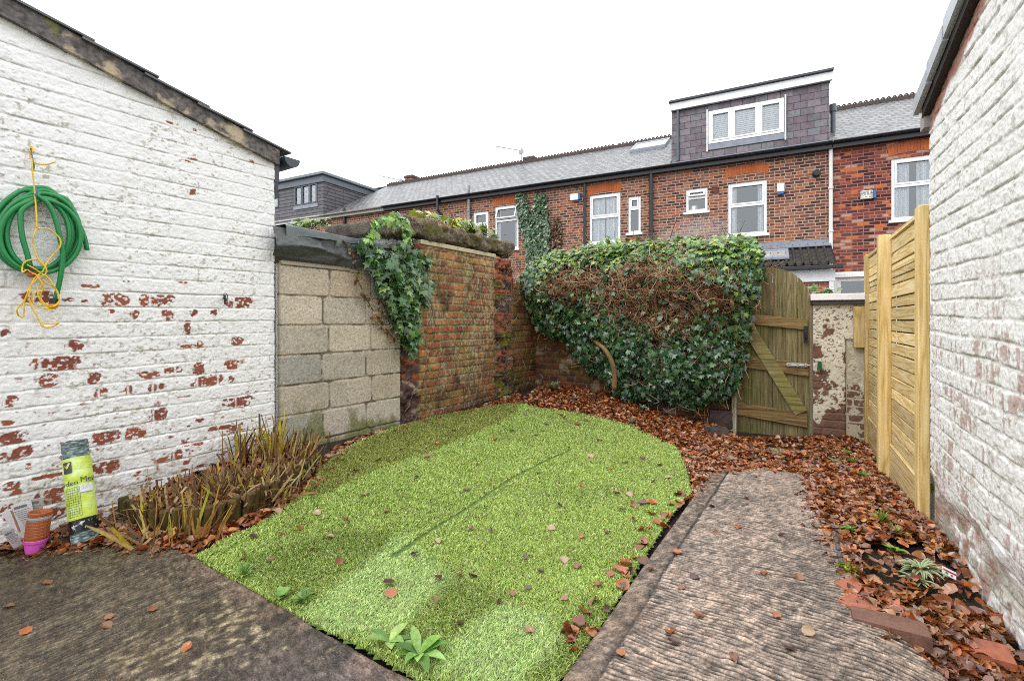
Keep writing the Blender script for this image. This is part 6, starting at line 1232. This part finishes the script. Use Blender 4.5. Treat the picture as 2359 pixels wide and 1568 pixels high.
# ---- cut back iris clumps
def iris(u, v, n, L, label, dz=.06, spread=.05, pal=None, leanout=.45, cut=True, bias=(0, 0)):
    n = int(n * 1.1); p = G(u, v); o = E('iris_clump', label, 'iris', Matrix.Translation((p[0], p[1], p[2] + dz)), 'cut back iris clumps'); k = 6; a = rng.random(n) * 6.283; b0 = np.array([p[0], p[1], p[2] + dz - .02]) + np.concatenate([spread * rng.normal(size=(n, 2)), np.zeros((n, 1))], 1)
    n_ = n; l = 1.12 * L * (.45 + .75 * rng.random(n)); ln = leanout * (.15 + rng.random(n)); dr = np.stack([np.cos(a) * ln + bias[0], np.sin(a) * ln + bias[1], np.ones(n)], -1); dr /= np.linalg.norm(dr, axis=1, keepdims=True); bend = .5 * rng.random(n)
    t = np.linspace(0, 1, k); mid = b0[:, None] + dr[:, None] * (l[:, None] * t)[..., None]; mid[..., 2] -= (bend * l * ln * .9)[:, None] * t ** 2; side = np.cross(dr, np.stack([np.sin(a * 3), np.cos(a * 3), .2 + 0 * a], -1)); side /= np.linalg.norm(side, axis=1, keepdims=True)
    wd = (.0036 + .003 * rng.random(n))[:, None] * (np.array([.8, 1, 1, .95, .85, .75 if cut else .1])[None]); V = np.stack([mid - side[:, None] * wd[..., None], mid + side[:, None] * wd[..., None] + .002], 2).reshape(-1, 3)
    fs = np.array([(i * 2, i * 2 + 1, i * 2 + 3, i * 2 + 2) for i in range(k - 1)]); F = (fs[None] + (np.arange(n) * k * 2)[:, None, None]).reshape(-1, 4)
    col = pick(pal or [(.62, .50, .05), (.46, .48, .05), (.34, .19, .055), (.24, .115, .045), (.50, .31, .09), (.13, .065, .03)], n, [3, 2, 3, 3, 2, 2] if not pal else None, .25); C = np.repeat(col[:, None], k, 1); C = C * (np.linspace(.75, 1.1, k)[None, :, None]); tipb = np.array([1, 1, 1, 1, .95, .7])[None, :, None]; C = np.repeat((C * tipb)[:, :, None], 2, 2).reshape(-1, 3)
    fm('blades', V, F, M_strap, o, col=np.clip(C, 0, 1)); return o
BR = [(.30, .165, .07), (.42, .26, .12), (.20, .10, .045), (.54, .41, .23), (.14, .07, .035), (.52, .40, .08)]
iris(562, 1092, 50, .27, 'tall cut iris clump against the painted wall near the block wall'); iris(632, 1078, 80, .25, 'cut iris clump at the foot of the block wall corner'); iris(690, 1085, 70, .22, 'splayed iris clump at the lawn end of the log edging', bias=(.35, -.1), pal=BR)
iris(640, 1130, 45, .15, 'half dead iris clump spilling over the logs on the lawn side', pal=BR, bias=(.2, -.2)); iris(510, 1150, 40, .16, 'brown iris stalks in the middle of the log edged bed', pal=BR, leanout=.8); iris(420, 1165, 30, .15, 'thin dead iris stalks at the middle front of the bed', pal=BR); iris(335, 1160, 18, .16, 'few bare iris stalks at the left end of the bed', pal=BR, leanout=.2)
iris(330, 1250, 16, .22, 'yellow striped iris clump growing outside the logs at the left', dz=.0, bias=(-.3, -.15)); iris(402, 1258, 18, .19, 'short stout iris clump outside the logs, nearest the patio', dz=.0, leanout=.25, spread=.03); iris(462, 1245, 26, .24, 'fanned yellow green iris clump outside the logs beside the lawn', dz=.0, bias=(.25, .05), spread=.035)
iris(330, 1268, 26, .24, 'flattened dead iris leaves sprawling over the patio edge', dz=.02, leanout=2.6, pal=BR, spread=.03, bias=(-.4, -.3), cut=False); iris(560, 1140, 60, .17, 'tangle of dead iris stems over the rear of the logs', pal=BR, leanout=1.5, spread=.11)
iris(600, 1110, 60, .17, 'dense tuft of brown iris stubs by the wall end of the bed', pal=BR, leanout=.9, spread=.08); iris(660, 1150, 46, .15, 'dead iris leaves trailing from the logs onto the leaf line', pal=BR, leanout=1.8, spread=.05, bias=(.4, -.3), dz=.03)
for (u, v, n_, lb) in ((380, 1195, 70, 'low mat of snapped brown stems behind the front logs'), (470, 1180, 90, 'brown stem litter in the centre of the bed'), (550, 1160, 110, 'thick brown stem tangle right of centre in the bed'), (620, 1140, 110, 'brown stem tangle against the rear logs'), (680, 1110, 80, 'brown stem tangle at the lawn end of the bed')): iris(u, v, n_, .15, lb, pal=BR, leanout=1.3, spread=.075, dz=.07)
# ---- small weeds
def strap_leaf_plant(name, u, v, n, L, W_, pal, label, cat='weed', dz=0., arch=.6, edgec=None, group=None, up=.7):
    p = G(u, v); o = E(name, label, cat, Matrix.Translation((p[0], p[1], p[2] + dz)), group); k = 6; a = np.arange(n) * 2.4 + rng.random(n) * .5; l = L * (.6 + .5 * rng.random(n)); t = np.linspace(0, 1, k); hor = np.stack([np.cos(a), np.sin(a), 0 * a], -1)
    el = up * (.5 + .8 * rng.random(n)); mid = np.array([p[0], p[1], p[2] + dz])[None, None] + hor[:, None] * (l[:, None] * t)[..., None] * np.cos(el)[:, None, None]; mid[..., 2] += l[:, None] * (np.sin(el)[:, None] * t * 1.2 - arch * t ** 2 * .6); side = np.stack([-np.sin(a), np.cos(a), 0 * a], -1); wp = np.array([.15, .75, 1., .9, .55, .04]); wd = W_ * (.7 + .5 * rng.random(n))[:, None] * wp[None]
    up_ = np.array([0, 0, 1.]); Vs = [mid - side[:, None] * wd[..., None] + up_ * (wd * .35)[..., None], mid, mid + side[:, None] * wd[..., None] + up_ * (wd * .35)[..., None]]; V = np.stack(Vs, 2).reshape(-1, 3); fs = [(i * 3 + j, i * 3 + j + 1, i * 3 + j + 4, i * 3 + j + 3) for i in range(k - 1) for j in range(2)]; F = (np.array(fs)[None] + (np.arange(n) * k * 3)[:, None, None]).reshape(-1, 4)
    c = pick(pal, n); C = np.repeat(np.repeat(c[:, None], k, 1)[:, :, None], 3, 2).copy()
    if edgec is not None: C[:, :, 0] = edgec; C[:, :, 2] = edgec
    fm('leaves', V, F, M_strap, o, col=np.clip(C.reshape(-1, 3), 0, 1), smooth=True); return o
GW = [(.13, .27, .04), (.20, .36, .07), (.28, .44, .12), (.09, .20, .03)]
strap_leaf_plant('dock_weed', 965, 1528, 11, .12, .019, GW, 'broad leaved dock weed in the gap at the lawn corner', dz=.03, up=.55); strap_leaf_plant('dock_weed', 897, 1498, 6, .09, .017, GW, 'small dock weed at the lawn edge left of the large one', dz=.03, up=.5)
strap_leaf_plant('weed', 700, 1398, 12, .06, .010, GW, 'leafy weed tucked in the joint between the patio and the lawn', dz=.03); strap_leaf_plant('weed', 648, 1392, 7, .05, .016, GW, 'round leaved weed at the patio edge beside the leafy one', dz=.03); strap_leaf_plant('grass_tuft', 563, 1340, 34, .075, .0028, GW, 'grass tuft sprouting at the patio corner of the lawn', 'grass', dz=.03, up=1.)
strap_leaf_plant('grass_tuft', 2030, 1215, 60, .10, .003, [(.17, .28, .03), (.25, .36, .05), (.35, .36, .08), (.12, .22, .03)], 'grass tuft on the bed in front of the nearest fence post', 'grass', dz=.02, up=1.1); strap_leaf_plant('grass_tuft', 2065, 1245, 40, .08, .003, [(.17, .28, .03), (.25, .36, .05), (.35, .36, .08)], 'second grass tuft on the bed, closer to the painted wall', 'grass', dz=.02, up=1.1)
strap_leaf_plant('grass_tuft', 1965, 1075, 40, .10, .003, [(.32, .36, .08), (.22, .3, .05), (.4, .38, .15)], 'pale grass tuft on the bed beside the middle fence post', 'grass', dz=.03, up=1.1)
for (u, v, n_, L_, lb) in ((1990, 1105, 12, .07, 'small green weed in the bed left of the nearest fence post'), (2060, 1285, 14, .06, 'tiny green weed on the dark soil behind the variegated shrub'), (1955, 1235, 16, .06, 'low green weed beside the scalloped edging'), (1925, 1075, 14, .08, 'leafy weed on the bed edge between the pier and the middle post')): strap_leaf_plant('weed', u, v, n_, L_, .010, GW, lb, dz=.03, up=.7)
strap_leaf_plant('weed', 1945, 1052, 9, .10, .014, GW, 'bright green weed in the leaves near the middle fence post', dz=.03, up=.6); strap_leaf_plant('weed', 1900, 1040, 8, .09, .014, GW, 'bright green weed in the leaves near the gate pier', dz=.03, up=.6)
VAR = [(.06, .15, .04), (.09, .19, .06), (.05, .12, .045)]; CRM = np.array([.58, .60, .38])
strap_leaf_plant('variegated_shrub', 2120, 1335, 34, .115, .0105, VAR, 'cream edged variegated shrub on the bed beside its plant tag', 'shrub', dz=.04, edgec=CRM, up=.75, arch=.9); strap_leaf_plant('variegated_shrub', 2112, 1350, 16, .085, .0095, VAR, 'low cream edged sprig at the foot of the variegated shrub', 'shrub', dz=.02, edgec=CRM, up=.5)
GRY = [(.14, .22, .13), (.20, .28, .17), (.26, .34, .22)]
strap_leaf_plant('evergreen_seedling', 1277, 908, 40, .14, .013, GRY, 'grey green seedling in the litter near the brick corner', 'plant', dz=.07, up=.9, arch=.5); strap_leaf_plant('evergreen_seedling', 1500, 946, 34, .16, .014, GRY + [(.4, .42, .22)], 'grey green seedling with a tag below the ivy trunk', 'plant', dz=.04, up=.9); strap_leaf_plant('evergreen_seedling', 1480, 950, 20, .11, .012, GRY + [(.4, .42, .22)], 'smaller grey green seedling left of the tagged one', 'plant', dz=.03, up=.7)
for (u, v, lb) in ((1325, 928, 'wispy grey plant in the litter right of the brick corner'), (1455, 1000 - 20, 'wispy grey plant at the lawn side of the leaf drift'), (1350, 905, 'dry grass wisp beneath the ivy overhang'), (1520, 980, 'little grey plant in the middle of the leaf drift'), (1170, 926, 'small green sprout at the foot of the broken pier'), (1380, 948, 'grey sprout between the lawn curve and the ivy trunk')): strap_leaf_plant('sprout', u, v, 18, .085, .005, GRY + [(.2, .24, .1)], lb, 'plant', dz=.03, up=1.)
def tagcard(u, v, s, label, dz, big=True):
    p = G(u, v); Mx = Matrix.Translation((p[0], p[1], p[2] + dz)) @ Matrix.Rotation(R(-18), 4, 'Z') @ Matrix.Rotation(R(24), 4, 'Y') @ Matrix.Rotation(R(-38), 4, 'X'); o = E('plant_tag', label, 'plant tag', Mx); b = MB(); b.bev(-s, s, 0, .003, -.6 * s, .6 * s, .0012); c_ = b.build('card', M_paper, o, Mx)
    b = MB(); b.box(-s * .95, s * .95, -.0012, -.0003, .02 * s, .26 * s); b.build('red_band', plain('tag_red', (.42, .02, .05), .4), o, Mx); b = MB(); b.prism([(-.35 * s + .22 * s * math.cos(q), -.22 * s + .2 * s * math.sin(q)) for q in np.linspace(0, 6.28, 9)[:-1]], -.0012, -.0003); b.build('green_mark', plain('tag_green', (.02, .34, .06), .4), o, Mx)
    b = MB(); b.prism([(.35 * s + .2 * s * math.cos(q), -.28 * s + .16 * s * math.sin(q)) for q in np.linspace(0, 6.28, 9)[:-1]], -.0012, -.0003); b.build('pink_mark', plain('tag_pink', (.5, .08, .10), .4), o, Mx)
    if big: b = MB(); b.box(s * .72, s * .99, .003, .012, -.75 * s, .1 * s); b.build('purple_stem', M_purple, o, Mx)
tagcard(2187, 1345, .028, 'white and red plant tag stuck beside the variegated shrub', .05); tagcard(1490, 950, .028, 'small white plant tag lying by the grey green seedling', .05, False)
# ---- brick edging, moss, bits
def gbrick(u, v, L, W_, H, ang, mat, label, dz=0., tiltx=0., seed=0):
    p = G(u, v); Mx = Matrix.Translation((p[0], p[1], p[2] + dz)) @ Matrix.Rotation(R(ang), 4, 'Z') @ Matrix.Rotation(R(tiltx), 4, 'X'); o = lumpy('edging_brick', Mx, -L / 2, L / 2, -W_ / 2, W_ / 2, 0, H, None, mat, .004, seed=seed, fr=16, rounded=.16); tag(o, label, 'brick', 'bricks edging the bed')
gbrick(1968, 1372, .11, .10, .07, -70, M_redbrick, 'square red brick end edging the bed beside the mossy one', -.03, seed=51); gbrick(1978, 1412, .11, .105, .07, -68, M_redbrick, 'red brick edging the bed behind the dark corner brick', -.03, seed=52); gbrick(2048, 1462, .225, .10, .07, -30, M_darkbrick, 'dark brick turning the front corner of the bed', -.015, seed=53); gbrick(2225, 1500, .235, .10, .06, -30, M_redbrick, 'orange red brick lying in the leaves by the painted wall', -.025, 6, seed=54)
def moss(u, v, sx, sy, sz, label, dz=.0):
    p = G(u, v); o = E('moss_clump', label, 'moss', Matrix.Translation(p), 'moss clumps along the bed'); n = int(420 * max(.4, sx * sy / .0045)); q = rng.normal(size=(n, 3)); q /= np.linalg.norm(q, axis=1, keepdims=True); q[:, 2] = abs(q[:, 2]); lump_ = 1 + .6 * (fbm(q[:, 0] * 3 + u, q[:, 1] * 3 + v, 260) - .5); pos = p + q * np.array([sx, sy, sz]) * lump_[:, None] + np.array([0, 0, dz])
    V, F, C = scatter(IST, ISF, pos, q + .7 * rot(n), rot(n) + np.array([0, 0, .6]), .008 + .007 * rng.random(n), pick([(.16, .20, .01), (.26, .30, .02), (.35, .38, .03), (.10, .13, .01)], n)); fm('cushion', V, F, M_turf, o, col=C)
moss(1955, 1330, .045, .06, .055, 'thick yellow green moss cushion next to the red edging bricks'); moss(1930, 1192, .05, .022, .025, 'flat moss tongue in the leaves half way along the bed'); moss(1910, 1140, .028, .03, .035, 'small moss knob on the bed edge, furthest but one from the gate'); moss(1912, 1118, .03, .03, .035, 'small moss knob on the bed edge beyond the other knob'); moss(1905, 1000, .09, .06, .05, 'broad moss patch at the foot of the gate pier'); moss(1945, 985, .07, .05, .05, 'moss patch where the pier meets the fence'); moss(262, 1232, .06, .035, .02, 'green moss patch beside the foot of the mesh roll'); moss(2147, 1150, .012, .03, .05, 'moss streak on the painted wall end beside the fence post', .05)
eg = E('scalloped_edging', 'short dark scalloped plastic edging sticking out of the leaves', 'edging', Matrix.Translation(G(1930, 1280)))
b = MB()
for k in range(13): p = G(1918 + 1.9 * k, 1222 + 8.6 * k); hh_ = .034 + .008 * (k % 2); b.tube([(p[0], p[1], p[2] - .02), (p[0], p[1], p[2] + hh_), (p[0], p[1], p[2] + hh_ + .008)], [.0105, .0125, .007], 10)
b.build('strip', plain('blue_grey_plastic', (.075, .085, .09), .35), eg)
p = G(1662, 985); o = lumpy('step_stone', Matrix.Translation((p[0], p[1] + .03, p[2] - .0)) @ Matrix.Rotation(R(-27), 4, 'Z'), -.11, .14, -.1, .12, 0, .21, None, noisy('dark_gritstone', (.03, .022, .022), (.085, .06, .058), 10, .75, 1., .01, (.05, .035, .035), .4, 60), .014, seed=61, fr=9, rounded=.15); tag(o, 'dark block of stone standing against the gate post', 'stone block')
p = G(1648, 1003); o = lumpy('step_stone', Matrix.Translation((p[0], p[1] - .05, p[2] + .01)) @ Matrix.Rotation(R(-20), 4, 'Z'), -.12, .10, -.07, .08, 0, .075, None, noisy('dark_slate_stone', (.022, .020, .022), (.065, .055, .055), 10, .6, 1., .01, (.04, .035, .035), .5, 60), .014, seed=62, fr=9, rounded=.2); tag(o, 'flat dark stone lying in front of the taller stone block', 'stone block')
p = G(1668, 1010); o = lumpy('pebble', Matrix.Translation((p[0], p[1], p[2])), -.035, .035, -.03, .03, 0, .05, None, M_stone, .008, seed=63, fr=16, rounded=.7); tag(o, 'grey pebble beside the flat dark stone near the gate', 'pebble')
# ---- drifting flue steam in front of the wall
sm = MB(); x_, z_ = fa(1600, 535, -.8); sm.lathe([(0.01, -.8)] + [(1.0 * math.sin(q), -.8 * math.cos(q)) for q in np.linspace(.2, 2.94, 9)] + [(.01, .8)], 16, Matrix.Translation((x_, -.95, z_ - .1)) @ Matrix.Diagonal((1.35, .55, .75, 1)))
m = Mat('steam'); nt_m = m.nt; nt_m.nodes.remove(m.b); tcd = m.n('TexCoord').outputs['Object']; ln = m.n('VectorMath', {0: m.mapv(tcd, (1 / 1.3, 1 / .5, 1 / .6))}, operation='LENGTH').outputs['Value']
den = m.math('MULTIPLY', m.math('MAXIMUM', m.math('SUBTRACT', 1., ln), 0.), m.ramp(m.noise(1.6, 4), [(.35, 0.), (.7, 1.)])); pv = m.n('VolumePrincipled', {'Color': (.95, .95, .96, 1), 'Density': m.math('MULTIPLY', den, 2.6), 'Anisotropy': .1}); nt_m.links.new(pv.outputs[0], nt_m.nodes['Material Output'].inputs['Volume'])
so_ = sm.build('steam', m.m, None, FF, base=FF @ Matrix.Translation((x_, -.95, z_ - .1))); tag(so_, 'thin white steam drifting up in front of the dormer house wall', 'steam', kind='stuff')
